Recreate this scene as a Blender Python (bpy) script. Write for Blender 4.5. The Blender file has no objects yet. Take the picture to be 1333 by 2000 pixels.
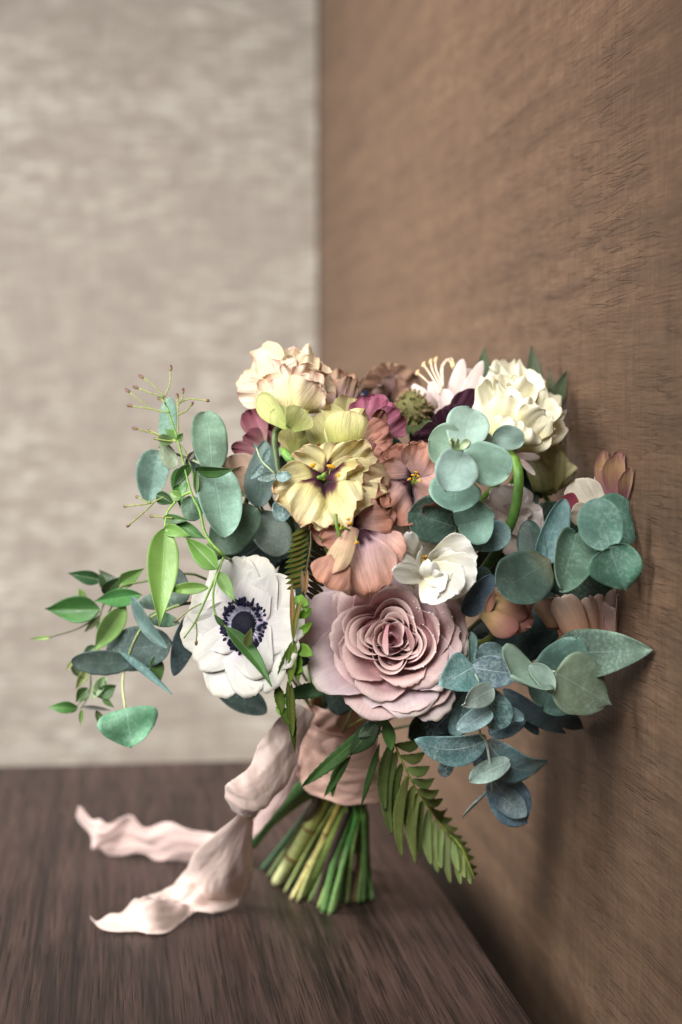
import bpy, math, random
import numpy as np
from mathutils import Vector

# ------------------------------------------------------------------ camera, world, lights, exposure
F = 3555.0                       # focal length in photo pixels (photo 1333 x 2000)
CX, CY = 666.5, 1000.0
CAMH = 0.34                      # camera height above the table top (table top is z = 0)
PITCH = math.atan(220.0 / F)     # looking slightly down
scene = bpy.context.scene
col_root = scene.collection
cam_d = bpy.data.cameras.new('camera')
cam = bpy.data.objects.new('camera', cam_d)
col_root.objects.link(cam)
cam.location = (0, 0, CAMH)
cam.rotation_euler = (math.pi / 2 - PITCH, 0, 0)
cam_d.sensor_fit = 'VERTICAL'
cam_d.sensor_height = 36.0
cam_d.lens = F / 2000.0 * 36.0
cam_d.clip_start = 0.02
cam_d.clip_end = 50
cam_d.dof.use_dof = True
cam_d.dof.focus_distance = 1.01
cam_d.dof.aperture_fstop = 4.6
scene.camera = cam

world = bpy.data.worlds.new('World')
scene.world = world
world.use_nodes = True
bg = world.node_tree.nodes['Background']
bg.inputs[0].default_value = (0.90, 0.86, 0.89, 1)
bg.inputs[1].default_value = 0.20


def area(name, loc, target, size, power, colr, sy=None, spread=180):
    l = bpy.data.lights.new(name, 'AREA')
    l.shape = 'RECTANGLE'
    l.size = size
    l.size_y = sy or size
    l.energy = power
    l.color = colr
    l.spread = math.radians(spread)
    o = bpy.data.objects.new(name, l)
    col_root.objects.link(o)
    o.location = loc
    o.rotation_euler = (Vector(target) - Vector(loc)).to_track_quat('-Z', 'Y').to_euler()
    return o


area('window_light', (-1.6, 0.80, 1.22), (-.28, 1.95, 0.26), 1.0, 25, (1.0, 0.99, 0.975), 1.0, 76)
area('room_light', (-.85, -1.3, 1.70), (-.09, 1.10, 0.35), 1.5, 9.4, (1.0, 0.985, 0.97), 1.5, 36)
area('wall_lamp', (-.35, 0.75, 1.28), (0.22, 1.10, 1.0), 0.25, 1.5, (1.0, 0.60, 0.44), .25, 85)

vs = scene.view_settings
vs.view_transform = 'Standard'
vs.look = 'None'
vs.exposure = 0.06
vs.gamma = 1.0
vs.use_curve_mapping = False
scene.cycles.use_denoising = True
scene.cycles.max_bounces = 8
scene.cycles.transmission_bounces = 4
scene.cycles.caustics_reflective = False
scene.cycles.caustics_refractive = False

# ------------------------------------------------------------------ pixel -> point helpers
cF = np.array([0, math.cos(PITCH), -math.sin(PITCH)])
cU = np.array([0, math.sin(PITCH), math.cos(PITCH)])
cR = np.array([1.0, 0, 0])
CAM = np.array([0, 0, CAMH])
WALL_A, WALL_B = 0.2863, 0.126          # right wall: x = A - B*y
ALPHA = math.atan(WALL_B)
WALL_N = np.array([-math.cos(ALPHA), -math.sin(ALPHA), 0])   # towards the room


def ray(px, py):
    return cF + cR * ((px - CX) / F) + cU * ((CY - py) / F)


def wall_depth(px, py):
    r = ray(px, py)
    k = r[0] + WALL_B * r[1]
    return WALL_A / k if k > 0.02 else 9.0


def dome(px, py):
    q = 1 - ((px - 740) / 520.0) ** 2 - ((py - 1120) / 470.0) ** 2
    return 1.085 - 0.095 * math.sqrt(max(0.0, q))


def P(px, py, dz=0.0, d=None):
    """photo pixel -> point; dz metres behind (+) or before (-) the bouquet's rounded front"""
    if d is None:
        d = dome(px, py) + dz
    d = min(d, wall_depth(px, py) - 0.006)
    return CAM + ray(px, py) * d


def PT(px, py, z=0.0):
    """photo pixel -> point on the table top (or at height z above it)"""
    r = ray(px, py)
    return CAM + r * ((z - CAMH) / r[2])


def mpp(p):                                # metres per photo pixel at a point
    return float(np.dot(np.asarray(p) - CAM, cF)) / F


def unit(v):
    v = np.asarray(v, float)
    return v / (np.linalg.norm(v) + 1e-12)


# ------------------------------------------------------------------ colour helpers
def S(h):
    h = h.lstrip('#')
    c = np.array([int(h[i:i + 2], 16) / 255.0 for i in (0, 2, 4)])
    return np.where(c <= 0.04045, c / 12.92, ((c + 0.055) / 1.055) ** 2.4)


def grad(stops, t):
    """stops [(pos, rgb)], t array -> array(...,3)"""
    xs = [s[0] for s in stops]
    return np.stack([np.interp(t, xs, [s[1][i] for s in stops]) for i in range(3)], -1)


def mixc(a, b, m):
    m = np.asarray(m)[..., None]
    return a * (1 - m) + b * m


def sstep(a, b, x):
    t = np.clip((x - a) / (b - a), 0, 1)
    return t * t * (3 - 2 * t)


class Wob:
    """cheap smooth 2-D noise from a few random sines"""
    def __init__(self, rng, f=1.0, n=5):
        self.t = [(rng.uniform(-f, f) * 3, rng.uniform(-f, f) * 3, rng.uniform(0, 6.28), rng.uniform(.5, 1)) for _ in range(n)]

    def __call__(self, u, v):
        return sum(a * np.sin(k * u + l * v + p) for k, l, p, a in self.t) / (len(self.t) ** .5 * .6)


# ------------------------------------------------------------------ materials
def newmat(name):
    m = bpy.data.materials.new(name)
    m.use_nodes = True
    nt = m.node_tree
    nt.nodes.clear()
    return m, nt, nt.nodes, nt.links


def nd(nt, typ, **kw):
    n = nt.nodes.new(typ)
    for k, v in kw.items():
        if k.startswith('in_'):
            n.inputs[int(k[3:])].default_value = v
        else:
            setattr(n, k, v)
    return n


def mathn(nt, op, a, b=None, c=None, clamp=False):
    n = nt.nodes.new('ShaderNodeMath')
    n.operation = op
    n.use_clamp = clamp
    for i, x in enumerate((a, b, c)):
        if x is None:
            continue
        if hasattr(x, 'is_linked'):
            nt.links.new(x, n.inputs[i])
        else:
            n.inputs[i].default_value = x
    return n.outputs[0]


def mixrgb(nt, blend, fac, a, b):
    n = nt.nodes.new('ShaderNodeMix')
    n.data_type = 'RGBA'
    n.blend_type = blend
    for sock, x in ((n.inputs[0], fac), (n.inputs[6], a), (n.inputs[7], b)):
        if hasattr(x, 'is_linked'):
            nt.links.new(x, sock)
        else:
            sock.default_value = x
    return n.outputs[2]


def noise(nt, vec, scale, detail=3, rough=.55, dist=0.0):
    n = nt.nodes.new('ShaderNodeTexNoise')
    n.inputs['Scale'].default_value = scale
    n.inputs['Detail'].default_value = detail
    n.inputs['Roughness'].default_value = rough
    n.inputs['Distortion'].default_value = dist
    if vec is not None:
        nt.links.new(vec, n.inputs['Vector'])
    return n.outputs[0]


def mapping(nt, vec, scale=(1, 1, 1), rot=(0, 0, 0)):
    n = nt.nodes.new('ShaderNodeMapping')
    n.inputs['Scale'].default_value = scale
    n.inputs['Rotation'].default_value = rot
    nt.links.new(vec, n.inputs['Vector'])
    return n.outputs[0]


def ramp(nt, fac, a, b, lo=0.0, hi=1.0):
    n = nt.nodes.new('ShaderNodeMapRange')
    n.interpolation_type = 'SMOOTHSTEP'
    nt.links.new(fac, n.inputs[0])
    n.inputs[1].default_value = a
    n.inputs[2].default_value = b
    n.inputs[3].default_value = lo
    n.inputs[4].default_value = hi
    return n.outputs[0]


def bump(nt, h, strength, dist):
    n = nt.nodes.new('ShaderNodeBump')
    n.inputs['Strength'].default_value = strength
    n.inputs['Distance'].default_value = dist
    nt.links.new(h, n.inputs['Height'])
    return n.outputs[0]


def surf_out(nt, colour, rough, spec, normal, transl=0.0, sheen=0.0, tcol=None):
    p = nt.nodes.new('ShaderNodeBsdfPrincipled')
    nt.links.new(colour, p.inputs['Base Color'])
    if hasattr(rough, 'is_linked'):
        nt.links.new(rough, p.inputs['Roughness'])
    else:
        p.inputs['Roughness'].default_value = rough
    p.inputs['Specular IOR Level'].default_value = spec
    p.inputs['Sheen Weight'].default_value = sheen
    if normal is not None:
        nt.links.new(normal, p.inputs['Normal'])
    o = nt.nodes.new('ShaderNodeOutputMaterial')
    if transl > 0:
        t = nt.nodes.new('ShaderNodeBsdfTranslucent')
        nt.links.new(tcol if tcol is not None else colour, t.inputs[0])
        if normal is not None:
            nt.links.new(normal, t.inputs[1])
        m = nt.nodes.new('ShaderNodeMixShader')
        m.inputs[0].default_value = transl
        nt.links.new(p.outputs[0], m.inputs[1])
        nt.links.new(t.outputs[0], m.inputs[2])
        nt.links.new(m.outputs[0], o.inputs[0])
    else:
        nt.links.new(p.outputs[0], o.inputs[0])


def attr(nt, name='col'):
    n = nt.nodes.new('ShaderNodeAttribute')
    n.attribute_name = name
    return n.outputs['Color']


def uvs(nt):
    n = nt.nodes.new('ShaderNodeUVMap')
    n.uv_map = 'UVMap'
    return n.outputs[0]


def objc(nt):
    return nt.nodes.new('ShaderNodeTexCoord').outputs['Object']


def petal_mat(name, vein=.10, streak=34.0, rough=.6, transl=.25, blotch=.12, bmp=.35, spec=.22):
    m, nt, N, K = newmat(name)
    c = attr(nt)
    uv = uvs(nt)
    st = noise(nt, mapping(nt, uv, (streak, 2.2, 1)), 1.0, 3, .6, .35)
    bl = noise(nt, objc(nt), 95.0, 4, .6)
    fine = noise(nt, objc(nt), 900.0, 2, .5)
    k1 = ramp(nt, st, .3, .72, 1 - vein, 1 + vein * .45)
    k2 = ramp(nt, bl, .3, .7, 1 - blotch, 1 + blotch * .5)
    k = mathn(nt, 'MULTIPLY', k1, k2)
    cc = nd(nt, 'ShaderNodeVectorMath', operation='SCALE')
    K.new(c, cc.inputs[0])
    K.new(k, cc.inputs['Scale'])
    h = mathn(nt, 'ADD', mathn(nt, 'MULTIPLY', st, .8), mathn(nt, 'MULTIPLY', fine, .15))
    surf_out(nt, cc.outputs[0], rough, spec, bump(nt, h, bmp, .0007), transl, .12)
    return m


def leaf_mat(name, pale, pale_amt=.3, speck=260.0, speck_lo=.5, speck_hi=.62, rough=.5, spec=.35, transl=.16, midrib=.5, veins=.25, bmp=.3, bloom=.25):
    """colour from the leaf, a pale midrib and side veins, powdery speckle and bloom"""
    m, nt, N, K = newmat(name)
    c = attr(nt)
    uv = uvs(nt)
    sep = nt.nodes.new('ShaderNodeSeparateXYZ')
    K.new(uv, sep.inputs[0])
    au = mathn(nt, 'ABSOLUTE', mathn(nt, 'SUBTRACT', sep.outputs[0], .5))
    wob = noise(nt, objc(nt), 120.0, 2)
    # side veins: slanted stripes, thin
    ph = mathn(nt, 'ADD', mathn(nt, 'SUBTRACT', mathn(nt, 'MULTIPLY', sep.outputs[1], 9.0), mathn(nt, 'MULTIPLY', au, 9.0)), mathn(nt, 'MULTIPLY', wob, 2.6))
    fr = mathn(nt, 'PINGPONG', ph, .5)
    sv = mathn(nt, 'MULTIPLY', ramp(nt, fr, .0, .06, 1.0, 0.0), ramp(nt, au, .1, .4, 1.0, .2))
    mid = mathn(nt, 'MULTIPLY', ramp(nt, au, .003, .02, 1.0, 0.0), ramp(nt, sep.outputs[1], .35, .95, 1.0, .1))
    big = noise(nt, objc(nt), 55.0, 4, .6)
    sp = noise(nt, objc(nt), speck, 5, .75)
    spm = ramp(nt, sp, speck_lo, speck_hi, 0.0, 1.0)
    bigm = ramp(nt, big, .35, .68, 0.15, 1.0)
    pal = tuple(pale) + (1,)
    k = ramp(nt, big, .25, .75, 1 - bloom, 1 + bloom)
    cc = nd(nt, 'ShaderNodeVectorMath', operation='SCALE')
    K.new(c, cc.inputs[0])
    K.new(k, cc.inputs['Scale'])
    x = mixrgb(nt, 'MIX', mathn(nt, 'MULTIPLY', mathn(nt, 'MULTIPLY', spm, bigm), pale_amt), cc.outputs[0], pal)
    x = mixrgb(nt, 'MIX', mathn(nt, 'MULTIPLY', sv, veins), x, pal)
    x = mixrgb(nt, 'MIX', mathn(nt, 'MULTIPLY', mid, midrib), x, pal)
    h = mathn(nt, 'SUBTRACT', mathn(nt, 'MULTIPLY', sp, .5), mathn(nt, 'ADD', mathn(nt, 'MULTIPLY', sv, .5), mathn(nt, 'MULTIPLY', mid, .9)))
    rr = ramp(nt, sp, .35, .65, rough - .1, rough + .12)
    surf_out(nt, x, rr, spec, bump(nt, h, bmp, .0006), transl)
    return m


def plain_mat(name, rough=.5, spec=.3, nscale=300.0, namt=.2, stretch=(1, 1, 1), transl=0.0, bmp=.2, sheen=0.0):
    m, nt, N, K = newmat(name)
    c = attr(nt)
    n1 = noise(nt, mapping(nt, objc(nt), stretch), nscale, 4, .6)
    k = ramp(nt, n1, .25, .75, 1 - namt, 1 + namt)
    cc = nd(nt, 'ShaderNodeVectorMath', operation='SCALE')
    K.new(c, cc.inputs[0])
    K.new(k, cc.inputs['Scale'])
    surf_out(nt, cc.outputs[0], rough, spec, bump(nt, n1, bmp, .0006), transl, sheen)
    return m


M = {}
M['petal'] = petal_mat('petal_soft')
M['petal_ruffled'] = petal_mat('petal_ruffled', vein=.15, streak=40, bmp=1.0, transl=.28, blotch=.14)
M['petal_white'] = petal_mat('petal_white', vein=.06, streak=26, transl=.28, blotch=.05, bmp=.5)
M['petal_rose'] = petal_mat('petal_rose', vein=.08, streak=40, transl=.20, blotch=.10, bmp=.3)
M['eucalyptus'] = leaf_mat('eucalyptus_leaf', S('#c2dbd0'), .30, 420, .42, .66, .5, .3, .12, .15, .12, .3, .26)
M['eucalyptus_frosted'] = leaf_mat('eucalyptus_frosted', S('#cfe3e2'), .55, 520, .40, .60, .55, .25, .10, .75, .3, .45, .3)
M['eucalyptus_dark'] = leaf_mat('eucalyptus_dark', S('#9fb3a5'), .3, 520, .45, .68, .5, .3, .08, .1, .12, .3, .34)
M['green_leaf'] = leaf_mat('green_leaf', S('#a8cf78'), .05, 300, .5, .7, .36, .45, .28, .4, .12, .3, .18)
M['fern'] = leaf_mat('fern_leaf', S('#a9bd5a'), .12, 420, .5, .7, .5, .3, .3, .35, .2, .4, .22)
M['stem'] = plain_mat('plant_stem', .42, .4, 260, .22)
M['stamen'] = plain_mat('stamen', .7, .15, 500, .2)
M['berry'] = plain_mat('berry', .3, .5, 120, .25)


def silk_mat():
    m, nt, N, K = newmat('silk_ribbon')
    c = attr(nt)
    uv = uvs(nt)
    w1 = noise(nt, mapping(nt, uv, (160, 260, 1)), 1.0, 2)
    w2 = noise(nt, mapping(nt, uv, (7, 26, 1), (0, 0, .5)), 1.0, 4, .6, .8)
    w3 = noise(nt, objc(nt), 120, 3, .6, .6)
    k = mathn(nt, 'MULTIPLY', ramp(nt, w1, .2, .8, .94, 1.05), ramp(nt, w2, .25, .75, .93, 1.04))
    cc = nd(nt, 'ShaderNodeVectorMath', operation='SCALE')
    K.new(c, cc.inputs[0])
    K.new(k, cc.inputs['Scale'])
    h = mathn(nt, 'ADD', mathn(nt, 'ADD', w2, mathn(nt, 'MULTIPLY', w3, .5)), mathn(nt, 'MULTIPLY', w1, .08))
    surf_out(nt, cc.outputs[0], .38, .45, bump(nt, h, .14, .0022), .2, .3)
    return m


M['silk'] = silk_mat()

# ------------------------------------------------------------------ object helpers


def new_mesh(name, verts, faces, colr=None, uv=None, smooth=True):
    me = bpy.data.meshes.new(name)
    me.from_pydata([tuple(map(float, v)) for v in verts], [], faces)
    n = len(verts)
    if colr is None:
        colr = np.ones((n, 3)) * .5
    colr = np.asarray(colr, float)
    if colr.ndim == 1:
        colr = np.tile(colr, (n, 1))
    a = me.color_attributes.new('col', 'FLOAT_COLOR', 'POINT')
    a.data.foreach_set('color', np.concatenate([np.clip(colr, 0, 1), np.ones((n, 1))], 1).astype(np.float32).ravel())
    if uv is not None:
        l = me.uv_layers.new(name='UVMap')
        idx = np.zeros(len(me.loops), dtype=np.int32)
        me.loops.foreach_get('vertex_index', idx)
        l.data.foreach_set('uv', np.asarray(uv, np.float32)[idx].ravel())
    if smooth:
        me.polygons.foreach_set('use_smooth', [True] * len(me.polygons))
    return me


class Thing:
    """an Empty at the thing's base that parents its parts"""
    def __init__(self, name, label, cat, at, group=None, kind=None):
        self.o = bpy.data.objects.new(name, None)
        self.o.empty_display_size = .01
        col_root.objects.link(self.o)
        self.at = np.asarray(at, float)
        self.o.location = tuple(map(float, self.at))
        self.o['label'] = label
        self.o['category'] = cat
        if group:
            self.o['group'] = group
        if kind:
            self.o['kind'] = kind

    def add(self, name, geo, mat, thick=0.0, parent=None, kind=None, label=None):
        verts, faces, c, uv = geo
        verts = np.array(verts, float)
        sd = (verts - np.array([WALL_A, 0, 0])) @ WALL_N            # nothing passes through the wall
        verts = verts + np.maximum(0, .0016 - sd)[:, None] * WALL_N
        me = new_mesh(name, verts - self.at, faces, c, uv)
        me.materials.append(mat)
        o = bpy.data.objects.new(name, me)
        col_root.objects.link(o)
        o.parent = parent or self.o
        if thick:
            md = o.modifiers.new('thickness', 'SOLIDIFY')
            md.thickness = thick
            md.offset = 0
            md.use_even_offset = False
        if kind:
            o['kind'] = kind
        if label:
            o['label'] = label
        return o


def grid_faces(nv, nu, wrap=False):
    f = []
    m = nu if wrap else nu - 1
    for i in range(nv - 1):
        for j in range(m):
            k = (j + 1) % nu
            f.append((i * nu + j, i * nu + k, (i + 1) * nu + k, (i + 1) * nu + j))
    return f


def catmull(pts, n):
    pts = np.asarray(pts, float)
    if len(pts) < 3:
        t = np.linspace(0, 1, n)[:, None]
        return pts[0] * (1 - t) + pts[-1] * t
    ext = np.vstack([2 * pts[0] - pts[1], pts, 2 * pts[-1] - pts[-2]])
    seg = len(pts) - 1
    out = []
    for s in np.linspace(0, seg, n):
        i = min(int(s), seg - 1)
        t = s - i
        p0, p1, p2, p3 = ext[i:i + 4]
        out.append(.5 * ((2 * p1) + (-p0 + p2) * t + (2 * p0 - 5 * p1 + 4 * p2 - p3) * t * t + (-p0 + 3 * p1 - 3 * p2 + p3) * t ** 3))
    return np.array(out)


def tube(pts, radii, colr, n=None, seg=8, cap=True):
    """tapered tube along smooth path; radii / colours interpolated over the path"""
    pts = np.asarray(pts, float)
    n = n or max(3, (len(pts) - 1) * 5 + 1)
    c = catmull(pts, n)
    t = np.linspace(0, 1, n)
    radii = np.atleast_1d(np.asarray(radii, float))
    R = np.interp(t, np.linspace(0, 1, len(radii)), radii)
    colr = np.atleast_2d(np.asarray(colr, float))
    Cc = np.stack([np.interp(t, np.linspace(0, 1, len(colr)), colr[:, i]) for i in range(3)], -1)
    d = np.gradient(c, axis=0)
    d /= np.linalg.norm(d, axis=1)[:, None] + 1e-12
    a = unit(np.cross(d[0], [0.3, 0.2, 1.0]))
    V, CO, UV = [], [], []
    for i in range(n):
        a = unit(a - d[i] * np.dot(a, d[i]))
        b = np.cross(d[i], a)
        for j in range(seg):
            w = 2 * math.pi * j / seg
            V.append(c[i] + R[i] * (a * math.cos(w) + b * math.sin(w)))
            CO.append(Cc[i])
            UV.append((j / seg, t[i]))
    fs = grid_faces(n, seg, True)
    if cap:
        fs.append(tuple(range(seg - 1, -1, -1)))
        fs.append(tuple(range((n - 1) * seg, n * seg)))
    return np.array(V), fs, np.array(CO), np.array(UV)


def merge(geos):
    V, Fc, C, U = [], [], [], []
    o = 0
    for v, f, c, u in geos:
        V.append(v)
        C.append(c)
        U.append(u)
        Fc += [tuple(i + o for i in q) for q in f]
        o += len(v)
    return np.vstack(V), Fc, np.vstack(C), np.vstack(U)


def ball(c, r, colr, seg=10, rings=7, axis=None, squash=1.0, bump_amp=0.0, rng=None):
    ax = unit(axis if axis is not None else [0, 0, 1])
    a = unit(np.cross(ax, [.31, .2, .9] if abs(ax[2]) < .9 else [1, 0, 0]))
    b = np.cross(ax, a)
    V, Cc, U = [], [], []
    for i in range(rings + 1):
        th = math.pi * i / rings
        for j in range(seg):
            ph = 2 * math.pi * (j + .5 * (i % 2)) / seg
            k = 1 + (rng.uniform(-bump_amp, bump_amp) if rng else 0)
            V.append(np.asarray(c) + r * k * (math.sin(th) * (a * math.cos(ph) + b * math.sin(ph)) + ax * squash * math.cos(th)))
            Cc.append(colr)
            U.append((j / seg, i / rings))
    return np.array(V), grid_faces(rings + 1, seg, True), np.array(Cc), np.array(U)


def sheet(b, t, width, prof=(.5, .5), fan=None, roll=0.0, cup=0.0, cup2=0.0, bend=0.0, tipc=0.0, fold=0.0, ruf=0.0, rk=3.0, rp=2.0, twist=0.0,
          sway=0.0, serr=0.0, ns=14, jag=0.0, wavy=.05, seed=0, nu=13, nv=27, colf=None, nref=None):
    """A leaf or petal from base point b to tip point t (world), `width` metres across.
    prof (a,b): leaf outline v^a (1-v)^b.  fan=(w0,er): petal with broad distal edge."""
    rng = random.Random(seed)
    b = np.asarray(b, float)
    t = np.asarray(t, float)
    ln = np.linalg.norm(t - b)
    T = (t - b) / ln
    n = nref if nref is not None else CAM - (b + t) / 2
    n = unit(n - T * np.dot(n, T))
    s = np.cross(T, n)
    ra = math.radians(roll)
    n, s = n * math.cos(ra) + s * math.sin(ra), s * math.cos(ra) - n * math.sin(ra)
    u = np.linspace(-1, 1, nu)[None, :].repeat(nv, 0)
    hw0 = width / 2
    w1 = Wob(rng, 1.0)
    w2 = Wob(rng, 1.6)
    ph = rng.uniform(0, 6.28)
    if fan is None:
        v1 = .5 - .5 * np.cos(np.pi * np.linspace(0, 1, nv)) if serr == 0 else np.linspace(0, 1, nv)
        a, q = prof
        vm = a / (a + q)
        pr = (np.maximum(v1, 0) ** a) * (np.maximum(1 - v1, 0) ** q) / (vm ** a * (1 - vm) ** q)
        if serr:
            pr = pr * (1 - serr * ((v1 * ns) % 1.0))
        pr = np.maximum(pr, .012)
        v = v1[:, None].repeat(nu, 1)
        hw = hw0 * pr[:, None] * (1 + .07 * w1(np.sign(u), v * 2) + .010 * w2(np.sign(u) * 2, v * 6))
        env = v ** .5
    else:
        w0, er = fan
        v1 = np.sin(np.linspace(0, 1, nv) * np.pi / 2) ** .85
        pr = w0 + (1 - w0) * np.sin(np.clip(v1 * 1.3, 0, 1) * np.pi / 2) ** 1.2
        pr = pr * np.sqrt(np.maximum(1 - np.clip((v1 - .64) / .36, 0, 1) ** 2.3, .0009))
        x = u * pr[:, None]
        v = v1[:, None] * (1 - er * .35 * np.abs(x) ** 2.4)
        if jag:
            v = v * (1 + jag * (w2(x * 5, 0 * u) * .6 + .35 * np.sin(13 * x + ph)) * v1[:, None] ** 3)
        hw = hw0 * pr[:, None] * np.ones_like(u)
        env = np.maximum(v1[:, None] ** rp, np.abs(u) ** 3 * v1[:, None])
    c = cup + cup2 * v
    c = np.where(np.abs(c) < 1e-3, 1e-3, c)
    lat = hw * np.sin(u * c) / c
    nor = hw * (1 - np.cos(u * c)) / c + fold * hw * np.abs(u)
    nor = nor + bend * ln * 4 * v * (1 - v) + tipc * ln * v ** 3
    xr = u if fan is None else x
    nor = nor + ruf * hw0 * env * (np.sin(rk * np.pi * xr + ph + (0 if fan is None else 1.8 * v)) + .6 * np.sin(rk * 1.7 * np.pi * xr + 2 * ph + 2.5 * v)) * (.35 + .65 * np.abs(u) if fan is None else 1)
    nor = nor + wavy * hw0 * w1(u, v * 2.2)
    if fan is not None:
        nor = nor + ruf * .24 * hw0 * np.maximum(v ** 4, np.abs(u) ** 5 * v) * 1.0 * np.sin(rk * 4.3 * np.pi * xr + 3 * ph + 5 * v + 2 * w2(u, v))
    along = v * ln
    sw = sway * ln * np.sin(np.pi * v)
    if twist:
        tw = np.radians(twist) * v
        lat, nor = lat * np.cos(tw) - nor * np.sin(tw) * 1, lat * np.sin(tw) + nor * np.cos(tw)
    Pp = b + along[..., None] * T + (lat + sw)[..., None] * s + nor[..., None] * n
    colr = colf(u, v, rng) if colf is not None else np.ones(u.shape + (3,)) * .5
    uv = np.stack([.5 + .5 * u * np.clip(hw / hw0, 0, 1.5), v], -1)
    return Pp.reshape(-1, 3), grid_faces(nv, nu), colr.reshape(-1, 3), uv.reshape(-1, 2)


def frame_at(p, yaw=0.0, pitch=0.0):
    """flower frame: n towards the camera turned yaw (to photo right) and pitch (up)"""
    n = unit(CAM - np.asarray(p))
    r = unit(np.cross([0, 0, 1.0], n))
    u = np.cross(n, r)
    a, b = math.radians(yaw), math.radians(pitch)
    n2 = n * math.cos(a) * math.cos(b) + r * math.sin(a) * math.cos(b) + u * math.sin(b)
    r2 = unit(np.cross(u if abs(np.dot(u, n2)) < .95 else -n, n2))
    u2 = np.cross(n2, r2)
    return r2, u2, n2


def ring_petal(C, fr, th, L, W, phis, fan=(.3, .3), wrap=.35, skew=0.0, ruf=0.0, rk=3.0, rp=2.0, jag=0.0, wavy=.04, r0=0.0, z0=0.0, off=(0, 0), seed=0,
               nu=15, nv=17, colf=None, cmul=1.0):
    """petal of a flower round its axis.  phis: angle from the axis (deg) along the petal."""
    rng = random.Random(seed)
    r_, u_, n_ = fr
    fine = np.linspace(0, 1, 60)
    ph = np.radians(np.interp(fine, np.linspace(0, 1, len(phis)), phis))
    rr = r0 + np.concatenate([[0], np.cumsum(np.sin(ph[:-1]))]) * L / 59
    zz = z0 + np.concatenate([[0], np.cumsum(np.cos(ph[:-1]))]) * L / 59
    u = np.linspace(-1, 1, nu)[None, :].repeat(nv, 0)
    v1 = np.linspace(0, 1, nv)[:, None]
    w0, er = fan
    w1, w2 = Wob(rng, 1.0), Wob(rng, 1.6)
    p0 = rng.uniform(0, 6.28)
    pr = w0 + (1 - w0) * np.sin(np.clip(v1 * 1.2, 0, 1) * np.pi / 2) ** 1.1
    pr = pr * (1 - .16 * sstep(.75, 1, v1) ** 1.5)
    v = v1 * (1 - er * np.abs(u) ** 2.6)
    if jag:
        v = v * (1 + jag * (w2(u * 5, 0 * u) * .6 + .5 * np.sin(15 * u + p0)) * v1 ** 3)
    v = np.clip(v, 0, 1.0)
    r = np.interp(v, fine, rr)
    z = np.interp(v, fine, zz)
    phv = np.interp(v, fine, ph)
    tau = u * W * .5 * pr
    rw = np.maximum(r * cmul, wrap)
    a = tau / rw
    rad = r - rw + rw * np.cos(a)
    tan = rw * np.sin(a)
    d = ruf * W * .5 * v1 ** rp * (np.sin(rk * np.pi * u + p0) + .6 * np.sin(rk * 1.8 * np.pi * u + 2.1 * p0)) + wavy * W * .5 * w1(u, v * 2)
    rad = rad + skew * u * W * .25 - d * np.cos(phv)
    z = z + d * np.sin(phv)
    ct, st = math.cos(th), math.sin(th)
    x = rad * ct - tan * st + off[0]
    y = rad * st + tan * ct + off[1]
    Pp = np.asarray(C) + x[..., None] * r_ + y[..., None] * u_ + z[..., None] * n_
    colr = colf(u, v, rng)
    uv = np.stack([.5 + .5 * u * pr, v], -1)
    return Pp.reshape(-1, 3), grid_faces(nv, nu), colr.reshape(-1, 3), uv.reshape(-1, 2)


# colour functions for leaves and petals -------------------------------------------------
def leafc(h, edge=None, base=None, jit=.16):
    c0 = S(h)
    g0 = c0.mean()
    c0 = c0 * .76 + g0 * .20

    def f(u, v, rng):
        k = 1 + rng.uniform(-jit, jit)
        w = Wob(rng, 1.2)
        c = np.ones(u.shape + (3,)) * c0 * k * np.array([1 + rng.uniform(-.1, .1), 1, 1 + rng.uniform(-.1, .1)])
        c = c * (1 + .13 * w(u * .8, v * 2))[..., None]
        if base is not None:
            c = mixc(c, S(base), (1 - sstep(0, .35, v)) * .7)
        if edge is not None:
            c = mixc(c, S(edge), sstep(.84, 1.0, np.abs(u)) * .2)
        return c
    return f


def petc(stops, edge=None, ew=.12, streak=0.0, jit=.05, side=None):
    st = [(p, S(h)) for p, h in stops]

    def f(u, v, rng):
        w = Wob(rng, 1.4)
        c = grad(st, np.clip(v + .04 * w(u * 3, v), 0, 1))
        if streak:
            c = mixc(c, st[0][1] * np.ones_like(c), np.clip(streak * (1 - sstep(.2, .75, v)) * (np.sin(u * 26 + 2 * w(u, v)) * .5 + .5), 0, 1))
        if side is not None:
            c = mixc(c, S(side) * np.ones_like(c), sstep(.55, 1, np.abs(u)) * .5)
        if edge is not None:
            e = np.maximum(sstep(1 - ew, 1.0, v), sstep(1 - ew * .7, 1.0, np.abs(u)) * sstep(.3, .7, v))
            c = mixc(c, S(edge) * np.ones_like(c), e * np.clip(.55 + .5 * w(u * 4, v * 3), 0, 1))
        return c * (1 + rng.uniform(-jit, jit))
    return f


BIND = P(652, 1455, d=1.155)               # where all stems are tied
_bi = [0]


def stem_path(p, dirn=None, k=.05):
    """from a flower's base back into the tied bunch"""
    rng = random.Random(1000 + _bi[0])
    _bi[0] += 1
    e = BIND + np.array([rng.uniform(-.012, .012), rng.uniform(-.012, .012), rng.uniform(-.012, .0)])
    p = np.asarray(p, float)
    q = p + (unit(dirn) * k if dirn is not None else np.array([0, .02, -.02]))
    m = (q * .45 + e * .55) + np.array([0, .03, .03])
    return [p, q, m, e]


def add_stem(t, p, dirn=None, r=.0016, c='#4f6b2e', k=.05):
    t.add('stem', tube(stem_path(p, dirn, k), [r, r, r * 1.1], S(c), n=16, seg=7), M['stem'])

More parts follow.
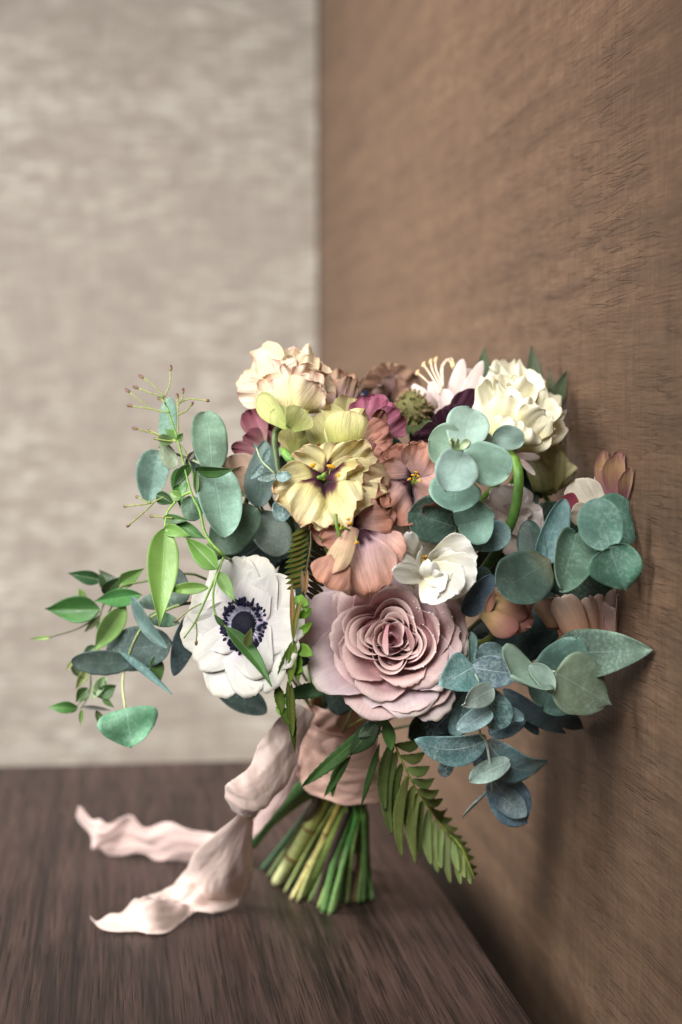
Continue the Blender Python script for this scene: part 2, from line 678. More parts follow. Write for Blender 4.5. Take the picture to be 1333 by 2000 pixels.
# ------------------------------------------------------------------ the setting
def wood_mat():
    m, nt, N, K = newmat('walnut_veneer')
    oc = objc(nt)
    g1 = noise(nt, mapping(nt, oc, (95, 3.2, 20)), 1.0, 6, .62, .5)
    g2 = noise(nt, mapping(nt, oc, (420, 9, 60)), 1.0, 4, .6, .3)
    g3 = noise(nt, mapping(nt, oc, (14, .9, 6)), 1.0, 3, .5, .6)
    pore = ramp(nt, noise(nt, mapping(nt, oc, (900, 14, 80)), 1.0, 2, .5), .54, .64, 0.0, 1.0)
    base = mixrgb(nt, 'MIX', ramp(nt, g1, .36, .64), tuple(S('#231917')) + (1,), tuple(S('#4d3b35')) + (1,))
    base = mixrgb(nt, 'MIX', mathn(nt, 'MULTIPLY', ramp(nt, g3, .35, .7), .55), base, tuple(S('#2f2320')) + (1,))
    base = mixrgb(nt, 'MIX', mathn(nt, 'MULTIPLY', ramp(nt, g2, .45, .7), .45), base, tuple(S('#604c44')) + (1,))
    base = mixrgb(nt, 'MIX', mathn(nt, 'MULTIPLY', pore, .8), base, tuple(S('#120c0b')) + (1,))
    g4 = ramp(nt, noise(nt, mapping(nt, oc, (300, 3.0, 40)), 1.0, 3, .6, .25), .56, .66)
    base = mixrgb(nt, 'MIX', mathn(nt, 'MULTIPLY', g4, .65), base, tuple(S('#120c0b')) + (1,))
    h = mathn(nt, 'SUBTRACT', mathn(nt, 'MULTIPLY', g2, .5), mathn(nt, 'ADD', pore, g4))
    surf_out(nt, base, ramp(nt, g2, .3, .7, .44, .6), .3, bump(nt, h, .25, .0006))
    return m


def wallpaper(name, base, dark, light, crack=1.0, slub=.4, rough=.5, spec=.3, streaks=.1):
    """woven vinyl wallpaper: fine linen, horizontal slubs and embossed crackle in vertical bands.
    Local X runs along the wall, local Z is up."""
    m, nt, N, K = newmat(name)
    oc = objc(nt)
    # slubs: soft pale horizontal patches
    s1 = noise(nt, mapping(nt, oc, (30, 1, 125)), 1.0, 5, .66, .1)
    s2 = noise(nt, mapping(nt, oc, (5, 1, 9)), 1.0, 3, .5)
    sl = mathn(nt, 'MULTIPLY', ramp(nt, s1, .42, .66), ramp(nt, s2, .3, .65, .25, 1.0))
    # linen
    l1 = noise(nt, mapping(nt, oc, (260, 1, 30)), 1.0, 2, .5)
    l2 = noise(nt, mapping(nt, oc, (40, 1, 560)), 1.0, 2, .5)
    lin = mathn(nt, 'ADD', l1, l2)
    # crackle: thin wavy horizontal creases, gathered in vertical bands
    wv = nd(nt, 'ShaderNodeVectorMath', operation='ADD')
    dn = nt.nodes.new('ShaderNodeTexNoise')
    dn.inputs['Scale'].default_value = 38
    dn.inputs['Detail'].default_value = 3
    K.new(oc, dn.inputs['Vector'])
    sc = nd(nt, 'ShaderNodeVectorMath', operation='MULTIPLY')
    K.new(dn.outputs[1], sc.inputs[0])
    sc.inputs[1].default_value = (.02, 0, .0016)
    K.new(oc, wv.inputs[0])
    K.new(sc.outputs[0], wv.inputs[1])
    c1 = noise(nt, mapping(nt, wv.outputs[0], (13, 1, 300)), 1.0, 1.5, .5)
    ridge = mathn(nt, 'ABSOLUTE', mathn(nt, 'SUBTRACT', c1, .5))
    line = ramp(nt, ridge, .0, .03, 1.0, 0.0)
    c2 = noise(nt, mapping(nt, wv.outputs[0], (260, 1, 60)), 1.0, 3, .6)
    line2 = ramp(nt, mathn(nt, 'ABSOLUTE', mathn(nt, 'SUBTRACT', c2, .5)), .0, .018, .45, 0.0)
    band = ramp(nt, noise(nt, mapping(nt, oc, (11, 1, 7)), 1.0, 4, .65, .3), .36, .58)
    brk = ramp(nt, noise(nt, mapping(nt, oc, (16, 1, 60)), 1.0, 3, .65), .38, .54)
    brk2 = ramp(nt, noise(nt, mapping(nt, oc, (22, 1, 40)), 1.0, 3, .65), .45, .62)
    cr = mathn(nt, 'MULTIPLY', mathn(nt, 'MAXIMUM', mathn(nt, 'MULTIPLY', line, brk), mathn(nt, 'MULTIPLY', line2, brk2)), mathn(nt, 'MULTIPLY', band, crack), None, True)
    x = mixrgb(nt, 'MIX', mathn(nt, 'MULTIPLY', sl, slub), tuple(base) + (1,), tuple(light) + (1,))
    stk = ramp(nt, noise(nt, mapping(nt, oc, (2.6, 1, 66)), 1.0, 4, .6, .0), .34, .74)
    x = mixrgb(nt, 'MIX', mathn(nt, 'MULTIPLY', stk, streaks), x, tuple(dark) + (1,))
    x = mixrgb(nt, 'MULTIPLY', 1.0, x, ramp(nt, lin, .7, 1.3, .86, 1.1))
    x = mixrgb(nt, 'MIX', mathn(nt, 'MULTIPLY', cr, .34), x, tuple(dark) + (1,))
    h = mathn(nt, 'SUBTRACT', mathn(nt, 'MULTIPLY', lin, .5), mathn(nt, 'MULTIPLY', cr, .7))
    surf_out(nt, x, rough, spec, bump(nt, h, .7, .0012))
    return m


def box_geo(x0, x1, y0, y1, z0, z1):
    v = np.array([(x, y, z) for x in (x0, x1) for y in (y0, y1) for z in (z0, z1)], float)
    f = [(0, 1, 3, 2), (4, 6, 7, 5), (0, 4, 5, 1), (2, 3, 7, 6), (0, 2, 6, 4), (1, 5, 7, 3)]
    return v, f


def box_obj(name, dims, mat, rz=ALPHA, bevel=0.0, parent=None, struct=False):
    v, f = box_geo(*dims)
    me = new_mesh(name, v, f, smooth=False)
    me.materials.append(mat)
    o = bpy.data.objects.new(name, me)
    col_root.objects.link(o)
    if parent is not None:
        o.parent = parent
    else:
        o.rotation_euler = (0, 0, rz)
    if bevel:
        b = o.modifiers.new('edge', 'BEVEL')
        b.width = bevel
        b.segments = 3
    if struct:
        o['kind'] = 'structure'
    return o


ca = math.cos(ALPHA)
XW = WALL_A * ca                 # right wall in the room's own frame
XT = 0.2283 * ca                 # table's edge
YT = 1.712 * ca                  # table's back edge
YB = 2.49                       # back wall
wp_back = wallpaper('wallpaper_lit', S('#8a8177'), S('#72675c'), S('#b9b4a8'), .2, .8, .48, .35)  # lit copy of the shared wallpaper, brightness put into its colours
box_obj('wall_back', (-2.2, XW - .003, YB, YB + .1, -.75, 2.2), wp_back, struct=True)
# the right wall's local X has to run along the wall: rotate by a further 90 degrees
wp_right = wallpaper('wallpaper_shaded', S('#654f3e'), S('#35281f'), S('#7c644f'), .9, .45, .6, .25, .36)  # same wallpaper again, shade put into its darker brown colours
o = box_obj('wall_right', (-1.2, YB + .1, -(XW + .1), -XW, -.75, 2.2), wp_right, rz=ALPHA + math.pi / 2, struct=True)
fm = plain_mat('floor_carpet', .9, .1, 80, .2)
box_obj('floor', (-2.2, XW, -1.2, YB, -.80, -.752), fm, struct=True)

wood = wood_mat()
table = bpy.data.objects.new('table', None)
col_root.objects.link(table)
table.location = (0, 0, -.75)
table.rotation_euler = (0, 0, ALPHA)
table['label'] = 'dark walnut wood table with fine straight grain under the bouquet'
table['category'] = 'table'
box_obj('table_top', (-1.05, XT, .1, YT, .715, .75), wood, parent=table, bevel=.0025)
for (x0, x1) in ((-1.03, -.99), (XT - .05, XT - .01)):
    box_obj('side_panel', (x0, x1, .13, YT - .03, 0, .7145), wood, parent=table)

# ------------------------------------------------------------------ leafy sprigs
SH = dict(round=(.46, .44), ovate=(.5, .66), egg=(.42, .50), lance=(.75, 1.3), heart=(.30, .74), obov=(.8, .42), point=(.5, .85), slim=(.8, .9))
_seed = [0]


def leaf(t, b, e, w, dz=(0, 0), shape='round', col='#6f9a86', mat='eucalyptus', thick=.0002, edge=None, base=None, name='leaf', parent=None, **kw):
    """b, e: photo pixels of base and tip; w: width in pixels; dz: depth offsets (m)"""
    _seed[0] += 1
    pb = P(b[0], b[1], dz[0])
    pe = P(e[0], e[1], dz[1])
    wm = w * mpp((pb + pe) / 2)
    kw.setdefault('seed', _seed[0])
    kw.setdefault('wavy', .09)
    g = sheet(pb, pe, wm, prof=SH[shape], colf=leafc(col, edge, base), **kw)
    return t.add(name, g, M[mat], thick, parent=parent)


def sprig_stem(t, pts, r=(2.2, 1.6), c='#7d9a6a', name='stem', n=None):
    """pts: (px, py, dz); r in pixels"""
    pp = [P(x, y, z) for x, y, z in pts]
    m = mpp(pp[0])
    return t.add(name, tube(pp, np.array(r) * m, [S(k) for k in (c if isinstance(c, (list, tuple)) else [c])], n=n, seg=7), M['stem'])


# --- silver-dollar eucalyptus, open rosette beside the white lisianthus
t = Thing('eucalyptus_sprig', 'pale mint eucalyptus rosette of round leaves below the white ruffled flower', 'eucalyptus', P(895, 890, .03), 'eucalyptus sprigs')
c1, c2, c3 = '#90b5a1', '#84ab98', '#557a68'
leaf(t, (935, 1052), (895, 1062), 10, (.03, .03), 'round', c3)
leaf(t, (893, 1030), (800, 1000), 100, (.012, .0), 'round', '#456255', cup=.35, edge='#7fa08f')
leaf(t, (893, 1052), (999, 1040), 66, (.02, .004), 'round', '#5c8684', cup=.3, edge='#86aaa2')
leaf(t, (893, 1026), (966, 1010), 94, (.006, -.014), 'egg', '#719c88', cup=.35, roll=8, edge='#a5c6b3')
leaf(t, (893, 925), (885, 1001), 100, (-.004, -.022), 'round', '#82ab92', cup=.3, edge='#a9cbb4')
leaf(t, (898, 876), (838, 858), 84, (-.02, -.022), 'round', '#8fb9a4', cup=.35, edge='#b5d6c4')
leaf(t, (905, 880), (918, 794), 86, (-.026, -.03), 'round', c1, cup=.3, bend=.04, edge='#bddccb')
leaf(t, (905, 884), (996, 925), 86, (-.03, -.032), 'round', c2, cup=.28, edge='#b8d8c6')
leaf(t, (905, 884), (873, 958), 84, (-.033, -.042), 'round', c1, cup=.35, edge='#bddccb')
leaf(t, (962, 856), (942, 870), 28, (-.012, -.018), 'egg', '#9cc3b2', cup=.3)
leaf(t, (962, 852), (1024, 860), 50, (-.012, -.016), 'round', '#8ebba6', cup=.4, edge='#b8d8c6')
for (b, e, w, rl) in (((900, 880), (864, 862), 30, 25), ((896, 876), (928, 866), 28, -20), ((894, 878), (880, 856), 20, 40)):
    leaf(t, b, e, w, (-.04, -.052), 'obov', '#cfe3b0', 'eucalyptus', cup=1.5, tipc=.3, roll=rl)
sprig_stem(t, [(900, 884, -.028), (893, 960, .004), (893, 1050, .022), (860, 1130, .06), (760, 1300, .11)], (4, 4, 4), '#6d8a55')
t.add('stem', tube([P(905, 882, -.025), P(940, 862, -.016), P(962, 856, -.012)], [.0007, .0006], S('#b9cfa4')), M['stem'])

# --- thick curved stem
t = Thing('bent_stalk', 'thick curved green stem arching out beneath the mint eucalyptus rosette', 'stem', P(925, 1140, .06))
pts = [(958, 872, .004), (985, 878, .0), (1003, 895, -.002), (1013, 925, -.004), (1011, 970, 0), (998, 1022, .008), (965, 1085, .03), (925, 1140, .06), (830, 1260, .10)]
t.add('stem', tube([P(*q) for q in pts], [.0027, .0029, .0029, .003], [S('#8fae4c'), S('#5f8a33'), S('#3f6128'), S('#36501f')], n=44, seg=12), M['stem'])

# --- eucalyptus by the brown wall
t = Thing('eucalyptus_sprig', 'deep green round eucalyptus leaves pressed close to the brown wall', 'eucalyptus', P(1047, 1115, .03), 'eucalyptus sprigs')
leaf(t, (1047, 1115), (1195, 1150), 75, (.012, -.004), 'round', '#3c5347', 'eucalyptus_dark', cup=.25)
leaf(t, (1052, 1108), (1030, 1016), 62, (.006, .01), 'egg', '#41584e', 'eucalyptus_dark', cup=.5, roll=-20)
leaf(t, (1052, 1108), (1104, 975), 62, (.0, -.006), 'egg', '#4f7873', 'eucalyptus', cup=.7, roll=25, edge='#7ea59b')
leaf(t, (1150, 1050), (1228, 985), 108, (-.05, -.06), 'egg', '#3f6b55', 'eucalyptus', cup=.25, edge='#6b9a82')
leaf(t, (1070, 1098), (972, 1155), 116, (-.004, -.03), 'round', '#4d6e62', 'eucalyptus_dark', cup=.35, edge='#7fa695', base='#6f6a4c')
leaf(t, (1128, 1040), (1096, 1152), 96, (-.03, -.055), 'egg', '#578570', 'eucalyptus', cup=.75, roll=-24, edge='#86b19b')
leaf(t, (1192, 1072), (1158, 975), 92, (-.072, -.07), 'round', '#4f7f69', 'eucalyptus', cup=.3, roll=-14, edge='#83b098')
leaf(t, (1190, 1068), (1222, 1154), 100, (-.076, -.08), 'heart', '#437558', 'eucalyptus', cup=.3, fold=.1, edge='#72a385')
sprig_stem(t, [(1192, 1070, -.07), (1130, 1080, -.02), (1050, 1113, .018), (950, 1200, .07), (780, 1350, .11)], (3, 4, 4.5), ['#b9c69a', '#7c7a52', '#55613a'])

# --- broad pointed eucalyptus leaves, lower
t = Thing('eucalyptus_sprig', 'broad matte sage eucalyptus leaves, one pointed tip touching the brown wall', 'eucalyptus', P(975, 1345, .05), 'eucalyptus sprigs')
leaf(t, (960, 1290), (1095, 1200), 100, (.06, .04), 'egg', '#2f4a48', 'eucalyptus_dark')
leaf(t, (985, 1345), (1106, 1433), 40, (.03, .02), 'point', '#5d8290', 'eucalyptus', cup=.5, roll=20, bend=.08, edge='#8fb0b8')
leaf(t, (1050, 1365), (1140, 1424), 42, (.025, .02), 'point', '#577d8c', 'eucalyptus', cup=.4, bend=.06, edge='#8fb0b8')
leaf(t, (1010, 1380), (1052, 1436), 28, (.04, .03), 'ovate', '#41606a', 'eucalyptus', cup=.4)
leaf(t, (1062, 1385), (1128, 1245), 112, (-.004, -.03), 'egg', '#5f8a82', 'eucalyptus', cup=.4, edge='#92b7a8')
leaf(t, (1088, 1275), (1276, 1270), 98, (.004, -.002), 'point', '#5f7d68', 'eucalyptus', cup=.22, bend=.03, edge='#8fb197')
leaf(t, (1085, 1313), (1190, 1376), 128, (-.045, -.085), 'heart', '#7f9d82', 'eucalyptus', cup=.5, roll=-12, wavy=.12, edge='#a3bb9f')
leaf(t, (1040, 1312), (1000, 1316), 140, (-.03, -.045), 'round', '#81a08a', 'eucalyptus', cup=.6, roll=40, edge='#a9c2ab')
leaf(t, (1034, 1300), (1080, 1357), 52, (-.04, -.055), 'ovate', '#9dbfa8', 'eucalyptus', cup=1.2, roll=-35, edge='#bcd6c3')
sprig_stem(t, [(1086, 1312, -.04), (1040, 1308, -.02), (975, 1340, .04), (860, 1400, .09), (740, 1430, .13)], (2, 2.4, 3.5), ['#c9cfae', '#aebd94', '#64754a'])

# --- frosted baby eucalyptus spray hanging down
t = Thing('eucalyptus_sprig', 'frosted blue-green eucalyptus spray with a white stem hanging beside the mauve rose', 'eucalyptus', P(920, 1302, .0), 'eucalyptus sprigs')
fz = 'eucalyptus_frosted'
d0 = -.02
leaf(t, (905, 1365), (836, 1438), 52, (.03, .03), 'ovate', '#3e6066', fz, cup=.3)
leaf(t, (918, 1340), (888, 1438), 52, (.012, .004), 'obov', '#5f8a90', fz, cup=.8, roll=-25, ruf=.12, rk=1.2, edge='#93b7bb')
leaf(t, (925, 1302), (985, 1270), 58, (.02, .02), 'round', '#5d8f93', fz, cup=.3)
leaf(t, (921, 1304), (921, 1234), 27, (.006, .004), 'ovate', '#55817c', fz, cup=.9, roll=40)
leaf(t, (955, 1432), (1026, 1406), 44, (.02, .012), 'egg', '#5a87a0', fz, cup=.5)
leaf(t, (985, 1385), (1024, 1404), 26, (.0, -.004), 'egg', '#86a9a5', fz, cup=1.0)
leaf(t, (942, 1346), (985, 1422), 64, (.004, -.01), 'round', '#4f8580', fz, cup=.4, edge='#9fc2b8')
leaf(t, (922, 1304), (860, 1340), 84, (-.006, -.026), 'heart', '#5c9590', fz, cup=.35, bend=.05, edge='#8fbcb0')
leaf(t, (920, 1303), (1016, 1318), 68, (-.008, -.012), 'ovate', '#587a83', fz, cup=.5, roll=12, edge='#8fb0b4')
leaf(t, (964, 1344), (906, 1376), 52, (-.014, -.034), 'ovate', '#a5c3ae', fz, cup=.4, roll=-14)
leaf(t, (958, 1388), (894, 1428), 46, (-.012, -.03), 'egg', '#86b0ae', fz, cup=.45, roll=10)
leaf(t, (950, 1446), (966, 1502), 84, (.012, .004), 'round', '#3d5c64', fz, cup=.2)
leaf(t, (952, 1446), (811, 1446), 66, (.0, -.012), 'ovate', '#5b8f96', fz, cup=.55, roll=-16, bend=.05, sway=-.1, edge='#96bdbd')
leaf(t, (950, 1446), (1070, 1488), 70, (.0, -.014), 'ovate', '#5d8d94', fz, cup=.6, roll=18, bend=.06, sway=.14, edge='#96bdbd', base='#6e6a66')
leaf(t, (996, 1486), (917, 1524), 44, (-.012, -.022), 'egg', '#9db9a6', fz, cup=.35, roll=10)
leaf(t, (958, 1520), (1031, 1606), 84, (.004, .0), 'ovate', '#5b8ea6', fz, cup=.4, roll=-10)
leaf(t, (962, 1541), (1028, 1594), 52, (-.008, -.012), 'ovate', '#6f8a8e', fz, cup=.5, base='#8a7d74')
leaf(t, (961, 1539), (903, 1598), 20, (-.004, -.012), 'slim', '#7e8f7c', fz, cup=1.2, roll=70)
leaf(t, (882, 1490), (860, 1512), 30, (.03, .03), 'round', '#35504f', fz)
sprig_stem(t, [(905, 1270, .03), (919, 1302, -.004), (938, 1344, -.014), (937, 1426, -.006), (949, 1447, -.004), (957, 1488, -.008), (961, 1539, -.01), (965, 1563, -.012)], (2.8, 2.6, 2.6, 2.2), ['#a9c4a4', '#cfdcc6', '#dde6e2'], n=40)
sprig_stem(t, [(905, 1270, .03), (840, 1340, .09), (730, 1430, .15)], (3, 3), '#64754a')

# --- left upper eucalyptus
t = Thing('eucalyptus_sprig', 'grey-green eucalyptus sprig with large drooping leaves behind the budded vine', 'eucalyptus', P(480, 1040, .04), 'eucalyptus sprigs')
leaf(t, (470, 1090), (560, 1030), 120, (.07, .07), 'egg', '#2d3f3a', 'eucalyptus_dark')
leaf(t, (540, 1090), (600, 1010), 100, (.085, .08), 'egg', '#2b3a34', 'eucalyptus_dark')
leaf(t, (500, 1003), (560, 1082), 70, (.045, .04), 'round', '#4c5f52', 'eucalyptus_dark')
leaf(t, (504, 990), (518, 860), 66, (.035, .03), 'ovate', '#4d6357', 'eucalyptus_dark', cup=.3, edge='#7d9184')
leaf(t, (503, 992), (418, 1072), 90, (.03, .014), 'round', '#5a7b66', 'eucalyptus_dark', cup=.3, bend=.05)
leaf(t, (556, 975), (548, 1018), 40, (.012, .006), 'round', '#52706c', 'eucalyptus_frosted', cup=.4)
leaf(t, (414, 917), (362, 900), 44, (.02, .02), 'egg', '#4f6b60', 'eucalyptus')
leaf(t, (414, 918), (402, 804), 78, (.006, .014), 'egg', '#6f957f', 'eucalyptus', cup=.4, roll=14, edge='#93b59f')
leaf(t, (414, 917), (440, 1050), 92, (.0, -.022), 'egg', '#6a917a', 'eucalyptus', cup=.55, roll=-16, bend=.03, edge='#93b59f')
leaf(t, (330, 866), (328, 778), 46, (.014, .016), 'egg', '#668c75', 'eucalyptus', cup=.5, roll=-25)
leaf(t, (310, 880), (290, 980), 68, (.006, -.004), 'egg', '#67907a', 'eucalyptus', cup=.5, fold=.25, roll=12, edge='#93b59f')
leaf(t, (302, 880), (276, 962), 40, (.01, .008), 'egg', '#79836b', 'eucalyptus', cup=.5, roll=-20)
leaf(t, (312, 876), (348, 910), 42, (.004, .0), 'egg', '#70805f', 'eucalyptus', cup=.4, roll=20)
leaf(t, (372, 970), (378, 1017), 46, (.02, .018), 'round', '#55785a', 'eucalyptus')
sprig_stem(t, [(312, 877, .008), (362, 893, .012), (413, 917, .01), (470, 960, .03), (503, 992, .04), (560, 1090, .09), (630, 1300, .13)], (2.4, 2.6, 3, 3), ['#b7bf9a', '#8f9a72', '#5c5c40'])

# --- tiny frosted tip
t = Thing('eucalyptus_sprig', 'tiny frosted eucalyptus tip with four small leaves beside a green bud', 'eucalyptus', P(545, 930, .0), 'eucalyptus sprigs')
for (b, e, w) in (((516, 903), (526, 876), 17), ((514, 907), (491, 936), 19), ((538, 927), (504, 936), 24), ((540, 930), (570, 930), 24), ((502, 878), (498, 866), 6)):
    leaf(t, b, e, w * .92, (-.016, -.018), 'ovate', '#5c7d74', 'eucalyptus_frosted', cup=.5)
sprig_stem(t, [(499, 868, -.016), (512, 900, -.016), (540, 929, -.014), (580, 985, .03), (620, 1130, .09)], (1.6, 1.8, 2), '#a7b58c')

# --- left lower eucalyptus with the heart-shaped leaf
t = Thing('eucalyptus_sprig', 'trailing eucalyptus sprig ending in one flat heart-shaped green leaf', 'eucalyptus', P(400, 1180, .04), 'eucalyptus sprigs')
gd = 'eucalyptus_dark'
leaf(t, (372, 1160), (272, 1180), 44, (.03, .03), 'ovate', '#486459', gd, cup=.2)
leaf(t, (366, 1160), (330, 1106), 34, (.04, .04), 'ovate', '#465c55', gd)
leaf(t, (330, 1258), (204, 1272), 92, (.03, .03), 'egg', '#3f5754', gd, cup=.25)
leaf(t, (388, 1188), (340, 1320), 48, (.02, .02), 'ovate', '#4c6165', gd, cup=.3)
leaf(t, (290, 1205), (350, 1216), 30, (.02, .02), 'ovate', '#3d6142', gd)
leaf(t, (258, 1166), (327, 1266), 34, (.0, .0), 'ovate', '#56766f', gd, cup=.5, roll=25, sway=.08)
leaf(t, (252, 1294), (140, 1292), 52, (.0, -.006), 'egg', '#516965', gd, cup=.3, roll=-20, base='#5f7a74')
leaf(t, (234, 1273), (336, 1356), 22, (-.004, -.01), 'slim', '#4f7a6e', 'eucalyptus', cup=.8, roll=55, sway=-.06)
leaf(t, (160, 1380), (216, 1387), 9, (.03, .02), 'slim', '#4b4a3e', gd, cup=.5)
leaf(t, (246, 1384), (258, 1459), 122, (-.006, -.012), 'heart', '#4d8a62', 'eucalyptus', cup=.18, edge='#6fa583')
sprig_stem(t, [(245, 1386, -.004), (240, 1330, 0), (251, 1284, 0), (274, 1232, .004), (306, 1200, .014), (400, 1180, .05), (520, 1260, .1), (620, 1400, .13)], (2.4, 2.8, 3.2, 3.2), ['#c3c88e', '#9cab70', '#7c8a52'])

# --- jasmine vine with buds
G1, G2, G3 = '#7fae3c', '#4f8a34', '#35662c'
t = Thing('jasmine_vine', 'climbing vine of brown-tipped buds and bright lance leaves crossing the anemone', 'vine', P(438, 1088, .0), 'jasmine vines')
z0 = -.022
sprig_stem(t, [(318, 776, z0), (330, 805, z0), (349, 865, z0), (373, 960, z0), (390, 997, z0), (403, 1046, z0), (438, 1086, z0), (470, 1120, .04), (600, 1330, .13)], (1.6, 2.0, 2.6, 3.2, 3.0), ['#76964a', '#6c9440', '#7a9448'], n=44)
sprig_stem(t, [(438, 1086, z0), (413, 1146, z0 - .004), (383, 1212, z0 - .004), (360, 1246, z0 - .004)], (3.0, 2.2, 1.4), '#7a9c4e')
sprig_stem(t, [(436, 1090, z0), (418, 1149, z0 - .006), (421, 1199, z0 - .006), (443, 1226, z0 - .006)], (2.6, 2.2, 2.0), '#7fa04e')
sprig_stem(t, [(322, 1033, z0), (328, 1000, z0), (352, 972, z0), (373, 960, z0)], (2.2, 2.2, 2.4), '#88b048')
sprig_stem(t, [(349, 865, z0), (364, 885, z0 + .004), (374, 915, z0 + .004), (384, 960, z0)], (1.6, 1.8), '#6d7a46')


def bud(t, pts, dz):
    pp = [P(x, y, dz + .002 * i) for i, (x, y) in enumerate(pts)]
    m = mpp(pp[0])
    o = t.add('bud_stalk', tube(pp, np.array([1.5, 1.4, 1.6]) * m, [S('#84934c'), S('#8b9450'), S('#9aa05c')], seg=6), M['stem'])
    a, b = pp[-2], pp[-1]
    d = unit(b - a)
    t.add('bud', tube([b - d * 3 * m, b + d * 2 * m, b + d * 7 * m, b + d * 11 * m], np.array([1.6, 3.4, 3.2, 1.0]) * m, [S('#8b8a52'), S('#7a5448'), S('#5b3638')], n=8, seg=7), M['stem'], parent=o)


c = lambda x, y: (40 + .33 * x, 680 + .33 * y)
for pts in (((855, 290), (885, 210), (890, 130)), ((855, 290), (790, 220), (725, 175)), ((850, 290), (770, 265), (695, 237)), ((858, 320), (840, 305), (828, 300)),
            ((885, 382), (770, 355), (645, 258)), ((885, 382), (770, 360), (660, 343)), ((935, 500), (935, 400), (930, 292)), ((935, 335), (955, 305), (961, 265)),
            ((938, 325), (1000, 302), (1105, 310)), ((938, 395), (985, 370), (1012, 335)), ((920, 548), (800, 510), (690, 478)), ((920, 545), (840, 520), (772, 490)),
            ((920, 552), (850, 545), (800, 535)), ((850, 880), (760, 920), (625, 935)), ((800, 905), (745, 960), (645, 1045)), ((770, 915), (730, 900), (695, 882)), ((900, 1005), (850, 1000), (785, 995))):
    bud(t, [c(*q) for q in pts], z0 - .002)
bud(t, [(393, 1179), (370, 1192), (347, 1211)], z0 - .004)
bud(t, [(383, 1212), (385, 1232), (384, 1252)], z0 - .004)
gl = 'green_leaf'


def jl(b, e, w, dz, colr, **kw):
    kw.setdefault('fold', .25)
    kw.setdefault('cup', .3)
    leaf(t, b, e, w, dz, kw.pop('shape', 'lance'), colr, gl, **kw)


jl((350, 915), (352, 992), 34, (z0 + .006, z0 + .004), G2)
jl((383, 916), (462, 914), 30, (z0, z0), '#3f6f2c', bend=.12, roll=30)
jl((371, 908), (337, 953), 24, (z0, z0), '#3c6a2c', bend=-.1)
jl((384, 965), (384, 905), 12, (z0, z0), '#5b7f38')
jl((368, 900), (380, 880), 14, (z0, z0), '#4a3f2c')
jl((350, 858), (322, 838), 20, (z0, z0 - .006), '#6f9a3e')
jl((347, 862), (358, 846), 14, (z0, z0), '#5d8b38')
jl((340, 862), (305, 858), 22, (z0, z0), '#58783a')
jl((306, 966), (342, 984), 28, (z0, z0 + .006), '#2f5a26')
jl((354, 975), (332, 960), 22, (z0, z0 - .006), '#7aa83e')
jl((320, 1013), (370, 1016), 20, (z0, z0), '#4d7a35')
jl((322, 1032), (374, 1047), 26, (z0 - .002, z0 - .006), G1)
jl((345, 1024), (402, 1052), 32, (z0 + .004, z0 + .006), G2)
jl((322, 1032), (312, 1224), 66, (z0 - .004, z0 - .03), '#86b23e', fold=.3, bend=.03)
jl((424, 1112), (362, 1048), 42, (z0 - .004, z0 - .012), '#76a83c')
jl((408, 1148), (324, 1152), 24, (z0 - .004, z0 - .012), '#7fae3e', bend=.06)
jl((426, 1118), (460, 1176), 28, (z0 - .002, z0 - .006), '#6f9c42')
jl((406, 1060), (430, 1088), 18, (z0, z0), '#6a963c')
jl((443, 1225), (531, 1342), 34, (z0 - .008, z0 - .012), '#4a8434', sway=-.05, twist=40)
jl((482, 1262), (492, 1226), 20, (z0 - .01, z0 - .014), '#6c7a3a')
jl((437, 1222), (418, 1200), 12, (z0 - .008, z0 - .01), '#3f6a2c')

# --- trailing jasmine at far side
t = Thing('jasmine_vine', 'soft trailing vine of small glossy leaves drooping beside the heart-shaped leaf', 'vine', P(400, 1130, .05), 'jasmine vines')
zt = .03
sprig_stem(t, [(196, 1202, zt), (206, 1176, zt), (238, 1146, zt), (280, 1136, zt), (330, 1126, zt + .01), (400, 1130, .06), (520, 1230, .12), (620, 1400, .14)], (1.6, 2, 2.4, 2.6), '#5f7040')
sprig_stem(t, [(238, 1146, zt), (205, 1215, zt + .01), (180, 1290, zt + .01), (176, 1350, zt + .01), (158, 1384, zt + .01)], (2, 1.6, 1.4), '#5f6a3c')
sprig_stem(t, [(96, 1245, zt), (152, 1228, zt), (196, 1202, zt)], (1.4, 1.8), '#5a5a38')
sprig_stem(t, [(176, 1350, zt), (150, 1378, zt), (128, 1384, zt)], (1.2, 1.2), '#5f6a3c')
